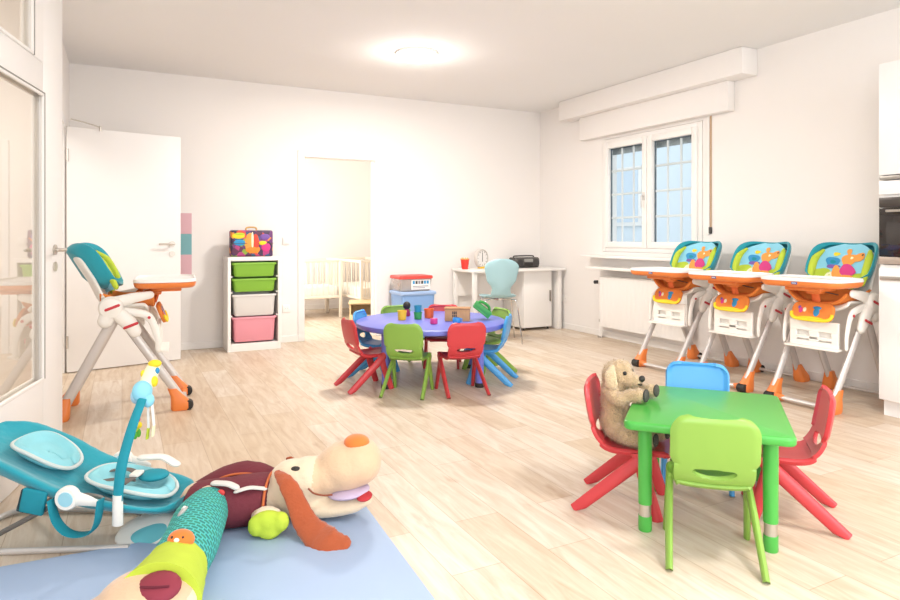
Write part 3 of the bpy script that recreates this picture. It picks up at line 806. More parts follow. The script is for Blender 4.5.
    # lime side bolsters inside the wings
    for sx in (-1, 1):
        q = MB(); q.M = Mx
        q.tube([(sx * .172, .02, .105), (sx * .18, .12, .112), (sx * .178, .2, .11), (sx * .155, .27, .085)], [.02, .026, .026, .012], 12, sm=4, flat=(.8, 1), round_ends=True)
        q.build('side_bolster', t, LIME, None, 80)
    # orange seat cloth hanging from tray level to the seat, with straps
    s_ = MB(); s_.use(ORCL)
    def seatc(u, v):
        s = 2 * v - 1
        pr_ = [(-.12, .69), (-.02, .655), (.08, .655), (.15, .675), (.185, .665)]
        k = u * (len(pr_) - 1); i = min(int(k), len(pr_) - 2); w = k - i
        return (.185 * s, pr_[i][0] * (1 - w) + pr_[i + 1][0] * w, pr_[i][1] * (1 - w) + pr_[i + 1][1] * w + .075 * abs(s) ** 4)
    s_.grid(seatc, 18, 18); s_.build('seat_cloth', t, None, [SOL(.022, -1), SUB(1)], 80)
    f_ = MB(); f_.use(ORCL)
    f_.loft([[(x, .16 + dy, z) for x, dy in rrect(2 * w_, .03, .012, 4)] for z, w_, in ((.765, .175), (.74, .188), (.70, .186), (.665, .165))])
    for v in f_.v: v.y -= .075 * (abs(v.x) / .18) ** 2
    f_.build('front_guard', t, None, [SUB(1)], 80)
    MB().tube([(0, .18, .67), (0, .195, .72), (0, .185, .775)], .022, 12, flat=(.5, 1.3), up=(0, 1, 0)).build('crotch_post', t, mat('dark_orange_cloth', '#dd6a34', .8))
    st_ = MB(); st_.tube([(.05, .165, .735), (.09, .12, .72), (.10, .0, .70)], .010, 8, sm=4, flat=(.3, 1)); st_.tube([(-.05, .165, .735), (-.09, .12, .72), (-.10, .0, .70)], .010, 8, sm=4, flat=(.3, 1)); st_.build('harness_strap', t, mat('harness_grey', '#6a6460', .8))
    # footrest pad: orange with yellow hem and small prints
    Fm = Matrix.Translation((0, .20, .652)) @ Matrix.Rotation(math.radians(22), 4, 'X')
    p_ = MB(); p_.M = Fm; p_.use(ORCL); p_.prism([(x, y) for x, y in rrect(.275, .125, .045, 6, 0, -.0525)], -.012, .012, .008, 2, Matrix(((1, 0, 0, 0), (0, 0, -1, 0), (0, 1, 0, 0), (0, 0, 0, 1))))
    po_ = p_.build('leg_pad', t, None, None, 60)
    he = MB(); he.M = Fm
    he.use(YEL); he.tube([(x, -.0135, y) for x, y in [(-.134, -.065), (-.128, -.09), (-.104, -.106), (-.05, -.111), (.05, -.111), (.104, -.106), (.128, -.09), (.134, -.065)]], .012, 8, sm=3, flat=(1, .6))
    # front prints
    hp = MB(); hp.M = Fm
    for (m, x, z, rx, rz_) in ((BLUEP, .03, -.056, .02, .030), (BLUEP, .03, -.028, .028, .012), (PINK, -.075, -.05, .014, .02), (CREAM, -.05, -.045, .012, .016), (PURP, -.086, -.032, .010, .012), (YEL, .0, -.1, .09, .011)):
        hp.use(m); hp.ell((-x, .0125, z), (rx, .002, rz_), 16, 6)
    hp.build('pad_print', po_, None, None, 80)
    for v in he.v:
        l_ = Fm.inverted() @ v; l_.y = -l_.y - .0; v.xyz = (Fm @ l_)
    he.build('yellow_hem', po_, None, None, 80)
    # white calf panel with slots
    c_ = MB(); c_.use(PLW)
    pts = []
    zt_, zb_ = .545, .375
    def bar(x0, x1, za, zb): c_.b6(x0, x1, .195, .215, za, zb, .003, 1)
    bar(-.16, .16, zb_, zb_ + .035); bar(-.16, .16, zt_ - .07, zt_); bar(-.16, -.115, zb_ + .035, zt_ - .07); bar(.115, .16, zb_ + .035, zt_ - .07); bar(-.03, .03, zb_ + .035, zt_ - .07)
    bar(-.12, .12, zb_ + .045, zb_ + .066); c_.b6(-.117, .117, .186, .190, zb_ + .03, zt_ - .065)
    c_.b6(-.175, .175, .195, .265, zb_ - .010, zb_ + .006, .006)
    c_.build('footrest', t)
    # tray: orange carrier below, white top with raised rim
    tp = [(x, y) for x, y in rrect(.54, .36, .09, 8, 0, .245)]
    T0 = .795
    tr = MB(); tr.use(ORANGE)
    def sc(k, z): return [(x * k, .245 + (y - .245) * k, z) for x, y in tp]
    tr.loft([sc(.90, T0 - .022), sc(.97, T0 - .012), sc(1.0, T0 + .006), sc(1.0, T0 + .014), sc(.9, T0 + .014)])
    tr.b6(-.12, .12, .16, .34, T0 - .05, T0 - .018, .008); tr.b6(-.05, .05, .16, .22, T0 - .075, T0 - .045, .008)
    to = tr.build('tray', t, None, None, 50)
    tw = MB(); tw.use(TRAYW); tw.loft([sc(.96, T0 + .0145), sc(1.005, T0 + .016), sc(1.01, T0 + .026), sc(.995, T0 + .036), sc(.955, T0 + .037), sc(.93, T0 + .026), sc(.6, T0 + .024), sc(.1, T0 + .024)])
    tw.build('tray_top', to, None, None, 50)
    bd = MB(); bd.use(mat('badge_blue', '#2f4f96', .4)); bd.box((0, .4245, T0 + .004), (.038, .006, .016), .0025); bd.use(WHITE)
    for k in range(5): bd.box((-.0115 + k * .0058, .4278, T0 + .004), (.0036, .002, .006), .0008)
    bd.build('blue_badge', to, None)
    return t
def face(v): return math.atan2(-v[0], v[1])
hc = make_high_chair('high chair on its own at left, seen from the side before the white door')
hc.location = (.012, 4.61, 0); hc.rotation_euler = (0, 0, face((.997, -.075)))
for (x, y, lab) in ((4.25, 3.91, 'high chair below the window by the radiator, farthest of the row along the wall'), (4.25, 3.285, 'middle high chair of the three lined along the right wall'), (4.25, 2.66, 'high chair standing closest to the oven cabinet, nearest of the row')):
    o = copy_tree(hc); o.location = (x, y, 0); o.rotation_euler = (0, 0, face((-1, -.05))); o['label'] = lab; o['group'] = 'high chairs along the right wall'

# ------------------------------------------------------------------ storage rack with trays and toy case
SX0, SX1, SY0, SY1 = .885, 1.385, 6.32, 6.63
ra = thing('storage_rack', 'white wooden rack holding coloured storage trays by the back wall', 'storage rack', ((SX0 + SX1) / 2, (SY0 + SY1) / 2, 0))
hw_, hd_ = (SX1 - SX0) / 2, (SY1 - SY0) / 2
b = MB(); b.b6(-hw_, -hw_ + .03, -hd_, hd_, 0, .90, .003, 1); b.build('side_panel', ra, WHITE)
b = MB(); b.b6(hw_ - .03, hw_, -hd_, hd_, 0, .90, .003, 1); b.build('side_panel', ra, WHITE)
MB().b6(-hw_ + .03, hw_ - .03, -hd_, hd_, .862, .8995, .003, 1).build('top_panel', ra, WHITE)
MB().b6(-hw_ + .03, hw_ - .03, -hd_ + .004, hd_, 0, .075, .003, 1).build('bottom_panel', ra, WHITE)
MB().b6(-hw_ + .03, hw_ - .03, hd_ - .008, hd_, .075, .862).build('back_panel', ra, WHITE)
b = MB()
for z in (.71, .56, .335):
    for sx in (-1, 1): b.b6(sx * (hw_ - .03), sx * (hw_ - .045), -hd_ + .01, hd_ - .01, z - .006, z + .006)
b.build('tray_runner', ra, WHITE)
def tray(label, ztop, h, m, group=None):
    t = thing('storage_tray', label, 'storage tray', ((SX0 + SX1) / 2, (SY0 + SY1) / 2 - .012, ztop - h), 0, 'trays in the storage rack')
    w, d = .395, .28
    def rr(kx, ky, z): return [(x * kx, y * ky, z) for x, y in rrect(w, d, .025, 5)]
    b = MB(); b.loft([rr(.90, .9, 0), rr(.93, .93, .01), rr(.985, .985, h - .02), rr(.965, .96, h - .02), rr(.91, .9, .014), rr(.1, .1, .012)]); b.build('tray_wall', t, m, None, 50)
    b = MB(); b.loft([rr(1.02, 1.02, h - .022), rr(1.055, 1.03, h - .018), rr(1.055, 1.03, h - .004), rr(1.02, 1.02, h), rr(.96, .955, h), rr(.96, .955, h - .022)], cap=False); b.build('rim', t, m, None, 50)
    return t
tray('lime green tray in the top slot of the white rack', .845, .135, BING)
tray('lime green tray in the second slot of the white rack', .692, .125, BING)
tray('frosted white tray in the third slot of the white rack', .540, .205, BINW)
tray('pink tray in the bottom slot of the white rack', .325, .235, BINP)
su = thing('toy_case', 'colourful patchwork printed toy case with handle on the white rack', 'toy case', (1.125, 6.46, .901), .02)
MB().b6(-.20, .20, -.055, .055, 0, .255, .018, 3).build('case_body', su, PATCH)
b = MB(); Vx = [(.0, 0)]
for (m, x, z, rx, rz_) in ((YEL, -.13, .2, .06, .028), (BLUEP, -.12, .135, .055, .03), (LIME, -.12, .215, .05, .016), (PEACH, -.02, .13, .05, .10), (mat('print_red', '#d84834', .6), .03, .13, .035, .09), (mat('print_orange', '#ee8a2c', .6), .005, .07, .07, .04), (PURP, .12, .19, .05, .03), (PINK, .13, .09, .045, .045), (YEL, .1, .13, .04, .022), (CREAM, .0, .15, .014, .09)):
    b.use(m); b.ell((x, -.0555, z), (rx, .0025 + .0006 * len(b.mats), rz_), 18, 6)
b.build('front_print', su, None)
MB().tube([(-.05, 0, .25), (-.045, 0, .278), (0, 0, .285), (.045, 0, .278), (.05, 0, .25)], .008, 10, sm=4, flat=(1, 1.4)).build('carry_handle', su, mat('case_handle', '#d8b070', .6))
b = MB(); b.tube([(-.202, -.057, .128), (.202, -.057, .128)], .003, 8); b.build('zip_seam', su, DARK)

# ------------------------------------------------------------------ tubs at the back wall
tb = thing('storage_tub', 'tall blue plastic tub with lid standing at the back wall', 'storage tub', (2.83, 6.42, 0))
def rr2(w, d, z, r=.03): return [(x, y, z) for x, y in rrect(w, d, r, 5)]
MB().loft([rr2(.34, .28, 0), rr2(.35, .29, .01), rr2(.39, .34, .47), rr2(.38, .33, .47), rr2(.33, .27, .02), rr2(.05, .04, .02)]).build('tub_wall', tb, TUB, None, 50)
MB().loft([rr2(.405, .355, .468), rr2(.42, .37, .475), rr2(.42, .37, .497), rr2(.40, .35, .505), rr2(.35, .28, .505), rr2(.34, .27, .500), rr2(.04, .03, .500)]).build('lid', tb, mat('tub_lid', '#a4c0ea', .4), None, 50)
tb = thing('storage_box', 'clear box with red lid and label stacked on blue tub', 'storage box', (2.815, 6.42, .506))
MB().loft([rr2(.34, .25, 0), rr2(.35, .26, .008), rr2(.385, .28, .135), rr2(.375, .27, .135), rr2(.34, .24, .012), rr2(.04, .03, .012)]).build('box_wall', tb, CLEAR, None, 50)
MB().loft([rr2(.385, .295, .132), rr2(.395, .31, .138), rr2(.395, .31, .158), rr2(.385, .295, .166), rr2(.2, .12, .168), rr2(.03, .03, .168)]).build('lid', tb, mat('box_lid_red', '#e2463c', .4), None, 50)
b = MB(); b.use(WHITE); b.b6(-.06, .165, -.139, -.134, .018, .125, .002); lb = b.build('label', tb, None)
b = MB()
for i, m in enumerate((BLUEP, DARK, mat('label_grey', '#8a8a96', .6), DARK, BLUEP, BLUEP)):
    b.use(m); b.b6(-.045 + i * .033, -.020 + i * .033, -.1402, -.1388, .078, .112)
b.use(MATS['label_grey']); b.b6(-.045, .14, -.1402, -.1388, .05, .058); b.b6(-.045, .10, -.1402, -.1388, .034, .04); b.build('label_print', lb, None)
b = MB()
rnd = random.Random(3)
for i in range(26):
    b.use(rnd.choice([BIRCH, mat('brick_tan', '#c09870', .7), mat('brick_brown', '#8c6a58', .7), CREAM]))
    b.box((rnd.uniform(-.14, .14), rnd.uniform(-.09, .09), rnd.uniform(.03, .10)), (.05, .03, .022), .003, 1, Matrix.Rotation(rnd.uniform(0, 3), 3, 'Z'))
co = tag(b.build('toy_bricks'), 'tan and brown toy bricks inside the clear box with red lid', 'toy bricks', kind='stuff'); co.location = (2.815, 6.42, .506)

# ------------------------------------------------------------------ desk corner
dk = thing('desk', 'white desk with cupboard at its right end in the corner', 'desk', (4.03, 6.36, 0))
def dx(x): return x - 4.03
def dy(y): return y - 6.36
MB().b6(dx(3.42), dx(4.66), dy(6.10), dy(6.635), .695, .722, .004).build('desk_top', dk, WHITE)
for x, y in ((3.45, 6.14), (3.45, 6.60)):
    MB().b6(dx(x - .022), dx(x + .022), dy(y - .022), dy(y + .022), 0, .695, .003).build('leg', dk, WHITE)
cb = MB().b6(dx(4.13), dx(4.53), dy(6.215), dy(6.63), .03, .695, .003).build('cupboard', dk, WHITE)
dr = MB().b6(dx(4.133), dx(4.527), dy(6.195), dy(6.214), .034, .69, .003).build('cupboard_door', cb, WHITE)
MB().b6(dx(4.495), dx(4.507), dy(6.175), dy(6.196), .33, .46, .003).build('pull_handle', cb, mat('handle_dark', '#8a827c', .4, .6))
b = MB()
for x in (4.16, 4.5):
    for y in (6.24, 6.6): b.tube([(dx(x), dy(y), 0), (dx(x), dy(y), .031)], .012, 10)
b.build('cupboard_foot', dk, DARK)
MB().b6(dx(4.59), dx(4.64), dy(6.15), dy(6.63), .0, .695, .003).build('end_panel', dk, WHITE)
MB().b6(dx(3.47), dx(4.13), dy(6.60), dy(6.62), .40, .69).build('modesty_panel', dk, WHITE)
# red cup with something yellow inside
cu = thing('red_cup', 'small red cup with pale rim at the left end of the desk', 'cup', (3.47, 6.40, .7225))
MB().lathe([(0, 0), (.036, 0), (.05, .115), (.046, .115), (.034, .006), (0, .006)], n=28).build('cup_wall', cu, mat('cup_red', '#ea3c34', .4))
MB().lathe([(.046, .108), (.053, .110), (.053, .120), (.046, .120)], n=28).build('rim', cu, mat('cup_rim', '#f2a060', .5))
b = MB()
for k in range(7): a = k * .9; b.tube([(.012 * math.cos(a), .012 * math.sin(a), .01), (.034 * math.cos(a), .034 * math.sin(a), .132)], .004, 6)
b.build('yellow_sticks', cu, TOYY)
# dial clock on yellow foot
ck = thing('table_clock', 'round white dial clock with yellow foot standing on the desk', 'clock', (3.72, 6.46, .7225), .35)
MB().lathe([(0, -.03), (.10, -.03), (.108, -.022), (.108, .018), (.10, .024), (.094, .024), (.094, .012), (0, .012)], (0, 0, .118), 36, 'Y', -1).build('case', ck, mat('clock_case', '#cfc8c0', .4))
MB().lathe([(0, .012), (.093, .012), (.093, .015), (0, .015)], (0, 0, .118), 36, 'Y', -1).build('dial', ck, WHITE)
b = MB()
for k in range(12):
    a = 2 * PI * k / 12; b.box((.08 * math.sin(a), -.0165, .118 + .08 * math.cos(a)), (.006, .003, .016), 0, 1, Matrix.Rotation(a, 3, 'Y'))
b.build('hour_mark', ck, mat('clock_grey', '#96908a', .6))
b = MB(); b.box((0, -.019, .150), (.006, .003, .07)); b.box((.0, -.019, .10), (.007, .003, .04)); b.build('pointer', ck, DARK)
b = MB(); b.b6(-.035, .035, -.03, .03, 0, .022, .004); b.build('base', ck, TOYY)
# portable radio
rd = thing('radio', 'dark grey portable radio standing on the desk', 'radio', (4.30, 6.44, .7225), .04)
b = MB()
b.loft([[(x, dyy * k - .0, z) for dyy, z in rrect(.18 , .12, .045, 6, 0, .062)] for x, k in ((-.175, .8), (-.165, .95), (-.13, 1.0), (.13, 1.0), (.165, .95), (.175, .8))])
b.build('case', rd, mat('radio_grey', '#4c4a48', .45))
for sx in (-1, 1):
    MB().lathe([(0, -.004), (.04, -.004), (.045, 0), (.045, .006), (0, .01)], (sx * .115, -.088, .06), 24, 'Y').build('speaker', rd, DARK)
MB().b6(-.062, .062, -.097, -.088, .07, .105, .003).build('display', rd, mat('display_grey', '#9a9894', .3))
b = MB(); b.b6(-.062, .062, -.097, -.088, .022, .06, .003); b.build('tape_door', rd, BLACK)
MB().tube([(-.14, .01, .115), (-.13, .01, .138), (.13, .01, .138), (.14, .01, .115)], .008, 8, sm=3).build('carry_handle', rd, DARK)

# powder blue shell chair at the desk
dc = thing('desk_chair', 'powder blue moulded shell chair with chrome legs before the desk', 'chair', (3.50, 5.72, 0), math.radians(-22))
def shellc(u, v):
    pr_ = [(.19, .452), (.15, .470), (.02, .462), (-.12, .468), (-.17, .50), (-.195, .56), (-.215, .66), (-.235, .78), (-.25, .87)]
    wd_ = [.13, .185, .195, .16, .105, .095, .155, .178, .06]
    k = u * (len(pr_) - 1); i = min(int(k), len(pr_) - 2); w = k - i
    w2 = w * w * (3 - 2 * w)
    y = pr_[i][0] * (1 - w) + pr_[i + 1][0] * w; z = pr_[i][1] * (1 - w) + pr_[i + 1][1] * w
    hw = wd_[i] * (1 - w2) + wd_[i + 1] * w2
    if u > .88: hw = .178 * math.sqrt(max(.02, 1 - ((u - .875) / .125) ** 2 * .95))
    s = 2 * v - 1
    return (hw * s, y + (.025 * s * s if u > .45 else 0), z + (.012 * s * s if u <= .45 else 0))
b = MB(); b.grid(lambda u, v: shellc(u * .42, v), 16, 16); b.build('seat', dc, PALEBLUE, [SOL(.011, 0), SUB(1)], 60)
b = MB(); b.grid(lambda u, v: shellc(.42 + u * .58, v), 26, 16); b.build('backrest', dc, PALEBLUE, [SOL(.011, 0), SUB(1)], 60)
for sx in (-1, 1):
    for sy in (-1, 1):
        MB().tube([(sx * .04, sy * .03, .448), (sx * .13, sy * .11, .440), (sx * .165, sy * .16, .40), (sx * .21, sy * .21, .008)], .0085, 10, sm=4, round_ends=True).build('leg', dc, CHROME)
MB().tube([(0, 0, .435), (0, 0, .455)], .07, 24).build('seat_mount', dc, CHROME)

# ------------------------------------------------------------------ cots in the nursery room
def cot(label, x, y, rz, w, d, wood):
    t = thing('cot', label, 'cot', (x, y, 0), rz, 'cots in the room beyond the doorway')
    m = CRIBW
    for sx in (-1, 1):
        for sy in (-1, 1): MB().b6(sx * w / 2 - .02, sx * w / 2 + .02, sy * d / 2 - .02, sy * d / 2 + .02, 0, .78, .005).build('corner_post', t, m)
    def side(n, fn):
        b = MB(); 
        b.box(fn(0, .765)[0], fn(0, .765)[1], .006); b.box(fn(0, .28)[0], fn(0, .28)[1], .006); 
        b.build('side_rail', t, m)
        s_ = MB()
        for k in range(1, n):
            p, q = fn((k / n - .5), None); s_.tube([(p[0], p[1], .29), (p[0], p[1], .76)], .0075, 8)
        s_.build('slats', t, m)
    for sy in (-1, 1):
        side(16, lambda a, z, sy=sy: ((0, sy * d / 2, z), (w - .04, .026, .035)) if z is not None else ((a * (w - .04), sy * d / 2), None))
    for sx in (-1, 1):
        side(8, lambda a, z, sx=sx: ((sx * w / 2, 0, z), (.026, d - .04, .035)) if z is not None else ((sx * w / 2, a * (d - .04)), None))
    MB().b6(-w / 2 + .025, w / 2 - .025, -d / 2 + .025, d / 2 - .025, .25, .42, .03).build('mattress', t, LINEN)
    return t
cot('white slatted cot standing at the left in the room beyond', 2.03, 8.72, 0, 1.22, .62, False)
cot('white slatted cot standing behind the birch drawer box in the room beyond', 3.05, 8.62, .10, .64, 1.2, True)
b = thing('drawer_box', 'open birch wood drawer box standing under the slatted cot', 'box', (2.86, 7.72, 0), -.35)
q = MB(); q.b6(-.30, .30, -.2, -.18, .0, .12, .003); q.b6(-.30, .30, .18, .2, .0, .25, .003); q.b6(-.30, -.28, -.18, .18, .0, .25, .003); q.b6(.28, .30, -.18, .18, 0, .25, .003); q.b6(-.28, .28, -.18, .18, 0, .02)
q.build('box_wall', b, BIRCH)
MB().b6(-.31, .31, -.21, .21, .2505, .27, .003).build('box_top', b, BIRCH)
q = MB(); q.tube([(.15, -.2005, .06), (.15, -.202, .06)], .02, 16); q.build('finger_hole', b, DARK)

# ------------------------------------------------------------------ tall oven cabinet
CX0, CY0, CY1 = 4.12, 1.69, 2.29
oc = thing('oven_cabinet', 'tall white kitchen cabinet built around the oven, at right edge', 'cabinet', ((CX0 + XR) / 2, (CY0 + CY1) / 2, 0))
ox, oy = (CX0 + XR) / 2, (CY0 + CY1) / 2
def lb6(b, x0, x1, y0, y1, z0, z1, bev=0.0): b.b6(x0 - ox, x1 - ox, y0 - oy, y1 - oy, z0, z1, bev); return b
b = MB()
lb6(b, CX0 + .02, XR - .002, CY0, CY0 + .018, .10, 2.15); lb6(b, CX0 + .02, XR - .002, CY1 - .018, CY1, .10, 2.15); lb6(b, CX0 + .02, XR - .002, CY0 + .018, CY1 - .018, .10, .118); lb6(b, CX0 + .02, XR - .002, CY0 + .018, CY1 - .018, 2.132, 2.15)
lb6(b, CX0 + .02, XR - .002, CY0 + .018, CY1 - .018, .905, .925); lb6(b, CX0 + .02, XR - .002, CY0 + .018, CY1 - .018, 1.335, 1.355); lb6(b, XR - .012, XR - .002, CY0 + .018, CY1 - .018, .118, 2.132)
b.build('carcass', oc, WHITE)
CABW = mat('cabinet_white', '#f3f1f0', .3)
GRIP = mat('grip_rail', '#a8a49e', .35, .7)
def door_(z0, z1, gz=None):
    d = lb6(MB(), CX0, CX0 + .019, CY0 + .002, CY1 - .002, z0, z1, .002).build('door', oc, CABW)
    if gz: lb6(MB(), CX0 - .012, CX0 + .001, CY0 + .02, CY1 - .012, gz - .012, gz + .012, .003).build('handle', d, GRIP)
door_(1.47, 2.15, 1.452); door_(1.352, 1.435); door_(.105, .905, .845)
lb6(MB(), CX0 + .055, XR - .002, CY0 + .002, CY1 - .002, 0, .10).build('plinth', oc, CABW)
ov = thing('oven', 'black glass built-in oven in the tall white cabinet', 'oven', (ox, oy, .926))
def ob(x0, x1, y0, y1, z0, z1, bev=.002): return MB().b6(x0 - ox, x1 - ox, y0 - oy, y1 - oy, z0, z1, bev)
ob(CX0 + .02, XR - .05, CY0 + .022, CY1 - .022, .004, .405).build('oven_body', ov, STEEL)
ob(CX0 - .002, CX0 + .019, CY0 + .004, CY1 - .004, .048, .345).build('glass_door', ov, OVGL)
ob(CX0 - .002, CX0 + .019, CY0 + .004, CY1 - .004, .347, .408).build('control_panel', ov, mat('oven_panel', '#4a4440', .3, .3))
ob(CX0 - .002, CX0 + .019, CY0 + .004, CY1 - .004, .004, .046).build('steel_trim', ov, mat('oven_trim', '#bcaea2', .35, .6))
MB().tube([(CX0 - .03 - ox, CY0 + .06 - oy, .325), (CX0 - .03 - ox, CY1 - .06 - oy, .325)], .008, 10).build('door_handle', ov, STEEL)
q = MB()
for y in (CY0 + .08, CY1 - .08): q.tube([(CX0 - .03 - ox, y - oy, .325), (CX0 - ox, y - oy, .325)], .006, 8)
q.build('handle_post', ov, STEEL)

# ------------------------------------------------------------------ play mat
pm = MB().prism(rrect(1.36, 1.5, .02, 3), 0.0005, .016, .005, 2).build('play_mat', None, MATB)
pm.location = (.155, 1.765, 0); pm.rotation_euler = (0, 0, math.radians(-3.2))
tag(pm, 'pale blue foam play mat under the big plush dog', 'mat')

def uvthing(name, label, cat, u, v, z=0):
    x, y = W(u, v); return thing(name, label, cat, (x, y, z), -YAW)
def UM(u, v, z=0):
    b = MB(); b.M = Matrix.Translation((-u, -v, -z)); return b

# ------------------------------------------------------------------ baby bouncer
BU, BV = -1.30, 2.38
bo = uvthing('baby_bouncer', 'teal baby bouncer seat with pale aqua cushions and toy bar', 'baby bouncer', BU, BV)
ks = [(-1.735, .375, .05, .10), (-1.725, .405, .115, .13), (-1.66, .40, .18, .14), (-1.52, .342, .195, .135), (-1.38, .268, .19, .125), (-1.26, .228, .185, .115), (-1.14, .202, .18, .10), (-1.06, .186, .17, .088), (-1.01, .172, .145, .078), (-.985, .160, .10, .06), (-.978, .15, .045, .04)]
def ring_(u, zr, hw, th):
    pts = []; n = 14
    dep = .078 * min(1, hw / .17) ** 2
    for i in range(n + 1):
        s = -1 + 2 * i / n
        zt = zr - dep * (1 - abs(s) ** 3.2) - (.035 * max(0, abs(s) - .86) / .14 if abs(s) > .86 else 0)
        pts.append((u + .10 * 0, BV + hw * s, zt))
    for i in range(1, n):
        s = 1 - 2 * i / n
        pts.append((u, BV + hw * s * 1.0, zr - th * (.45 + .55 * (1 - abs(s) ** 2.6))))
    return pts
def interp(ks, k):
    out = []
    for i in range(len(ks) - 1):
        for j in range(k):
            t = j / k; out.append(tuple(a * (1 - t) + c * t for a, c in zip(ks[i], ks[i + 1])))
    return out + [ks[-1]]
b = UM(BU, BV); b.loft([ring_(*q) for q in interp(ks, 2)]); b.build('seat_shell', bo, TEAL, [SUB(2), SMO(2)], 80, fur=.0025)
# cushions follow the seat slope
def zc(u):
    for i in range(len(ks) - 1):
        if ks[i][0] <= u <= ks[i + 1][0]:
            t = (u - ks[i][0]) / (ks[i + 1][0] - ks[i][0]); return ks[i][1] * (1 - t) + ks[i + 1][1] * t
    return ks[-1][1]
def cushion(name, u0, u1, hw, lift, ringr, m, taper=0.0):
    b = UM(BU, BV)
    uc, hu = (u0 + u1) / 2, (u1 - u0) / 2
    def fn(i, j):
        a = 2 * PI * j; q = i
        U = uc + hu * q * math.copysign(abs(math.cos(a)) ** .75, math.cos(a)); w = hw * (1 - taper * (U - uc) / hu * .5)
        s = q * math.copysign(abs(math.sin(a)) ** .8, math.sin(a))
        Z = zc(U) - .070 * (1 - min(1, abs(s * w) / .185) ** 2.5) + lift
        Z += .030 * math.exp(-((q - .82) / .16) ** 2) + .012 * math.exp(-((q - .25) / .3) ** 2)
        return (U, BV + .02 + w * s, Z)
    b.grid(fn, 14, 36)
    o = b.build(name, bo, m, [SOL(.03, -1), SUB(1)], 80)
    e = UM(BU, BV); e.tube([fn(1.0, k / 40) for k in range(41)], .007, 8); e.build('piping', o, mat('piping_grey', '#cfd6d4', .8))
    return o
cushion('head_cushion', -1.61, -1.40, .098, .022, .03, PALE, .2)
cushion('body_cushion', -1.345, -1.035, .108, .022, .03, PALE)
b = UM(BU, BV)
for sv in (-1, 1): b.tube([(-1.30, BV + sv * .06, .205), (-1.22, BV + sv * .05, .215), (-1.16, BV + sv * .02, .20)], .014, 8, sm=4, flat=(.25, 1))
b.tube([(-1.18, BV - .07, .205), (-1.16, BV, .212), (-1.14, BV + .07, .205)], .014, 8, sm=4, flat=(.25, 1)); b.build('harness_strap', bo, MATS['harness_grey'])
b = UM(BU, BV); b.ell((-1.115, BV + .03, .2), (.055, .05, .018)); b.build('crotch_pad', bo, TEALD)
b = UM(BU, BV); b.box((-1.165, BV - .0, .217), (.035, .05, .012), .004); b.build('buckle', bo, PLW)
b = UM(BU, BV); b.tube([(-1.20, BV + .12, .235), (-1.13, BV + .135, .232), (-1.07, BV + .11, .215)], .022, 10, sm=4, flat=(.45, 1), round_ends=True); b.build('strap_cover', bo, mat('cover_white', '#eae6e0', .85))
# floor frame
b = UM(BU, BV)
b.tube([(-1.12, 2.235, .013), (-1.4, 2.215, .013), (-1.66, 2.20, .013), (-1.73, 2.24, .013), (-1.74, 2.38, .013), (-1.73, 2.50, .013), (-1.66, 2.545, .013), (-1.4, 2.545, .013), (-1.10, 2.53, .013)], .011, 12, sm=5)
b.build('floor_frame', bo, TUBE)
b = UM(BU, BV)
for v_ in (2.225, 2.535):
    b.tube([(-1.66, v_, .013), (-1.50, v_, .10), (-1.30, v_, .195), (-1.20, v_ + (.06 if v_ < BV else -.06), .15), (-1.12, v_ + (.10 if v_ < BV else -.10), .09)], .009, 10, sm=4)
b.build('side_tube', bo, mat('dark_tube', '#7a7672', .4, .4))
for sv, nm in ((-1, 0), (1, 0)):
    b = UM(BU, BV); vv = BV + sv * .185
    b.lathe([(0, -.016), (.036, -.016), (.04, -.01), (.04, .01), (.036, .016), (0, .016)], (-1.31, vv, .202), 24, 'Y')
    b.tube([(-1.31, vv, .205), (-1.24, vv, .192), (-1.21, vv, .183)], [.03, .018, .012], 12, flat=(1, .5), up=(0, 0, 1), round_ends=True)
    ho = b.build('pivot_hub', bo, PLW)
    b = UM(BU, BV); b.lathe([(0, -.0185), (.024, -.0185), (.026, -.015), (.026, .015), (.024, .0185), (0, .0185)], (-1.31, vv, .202), 24, 'Y'); b.build('hub_cap', ho, mat('hub_aqua', '#9cd4e4', .4))
    # front feet: white wedge with an aqua oval
    fv = BV + sv * .045 if sv < 0 else BV + .15
    f_ = UM(BU, BV); n_ = 26
    def oval(k, off, z0):
        pts = []
        for i in range(n_):
            a = 2 * PI * i / n_; cu = math.cos(a); su = math.sin(a)
            wu = .085 * (1.25 if cu < 0 else 1) * abs(cu) ** (1.25 if cu < 0 else .85); 
            pts.append((-1.085 + math.copysign(wu, cu) * k * 1.1, fv + off - .03 + su * .040 * k, z0 - .012 + .042 * su * k + .02 * cu * k))
        return pts
    f_.loft([oval(.9, .03, .062), oval(1, .018, .06), oval(1.0, -.010, .052), oval(.9, -.02, .05)])
    fo = f_.build('front_foot', bo, PLW, None, 50)
    q = UM(BU, BV); q.loft([[(x + .018, y, z) for x, y, z in oval(.62, -.021, .0515)], [(x + .018, y, z) for x, y, z in oval(.58, -.0255, .050)]]); q.build('aqua_inlay', fo, mat('inlay_aqua', '#6cc0cc', .5))
# carry strap and side pocket, near side
b = UM(BU, BV)
b.tube([(-1.365, 2.19, .20), (-1.345, 2.185, .13), (-1.30, 2.185, .085), (-1.235, 2.185, .085), (-1.205, 2.185, .12), (-1.195, 2.19, .20)], .026, 10, sm=5, flat=(.14, 1.0), up=(1, 0, 0)); b.build('carry_strap', bo, TEALD, [SMO(1)])
b = UM(BU, BV); b.box((-1.435, 2.205, .185), (.085, .018, .085), .008, 3, Matrix.Rotation(.2, 3, 'Y')); b.build('side_pocket', bo, TEALD)
b = UM(BU, BV); b.box((-1.47, 2.206, .188), (.030, .014, .08), .005, 2, Matrix.Rotation(.25, 3, 'Y')); b.build('pocket_lining', bo, mat('lining_dark', '#1c3a44', .9))
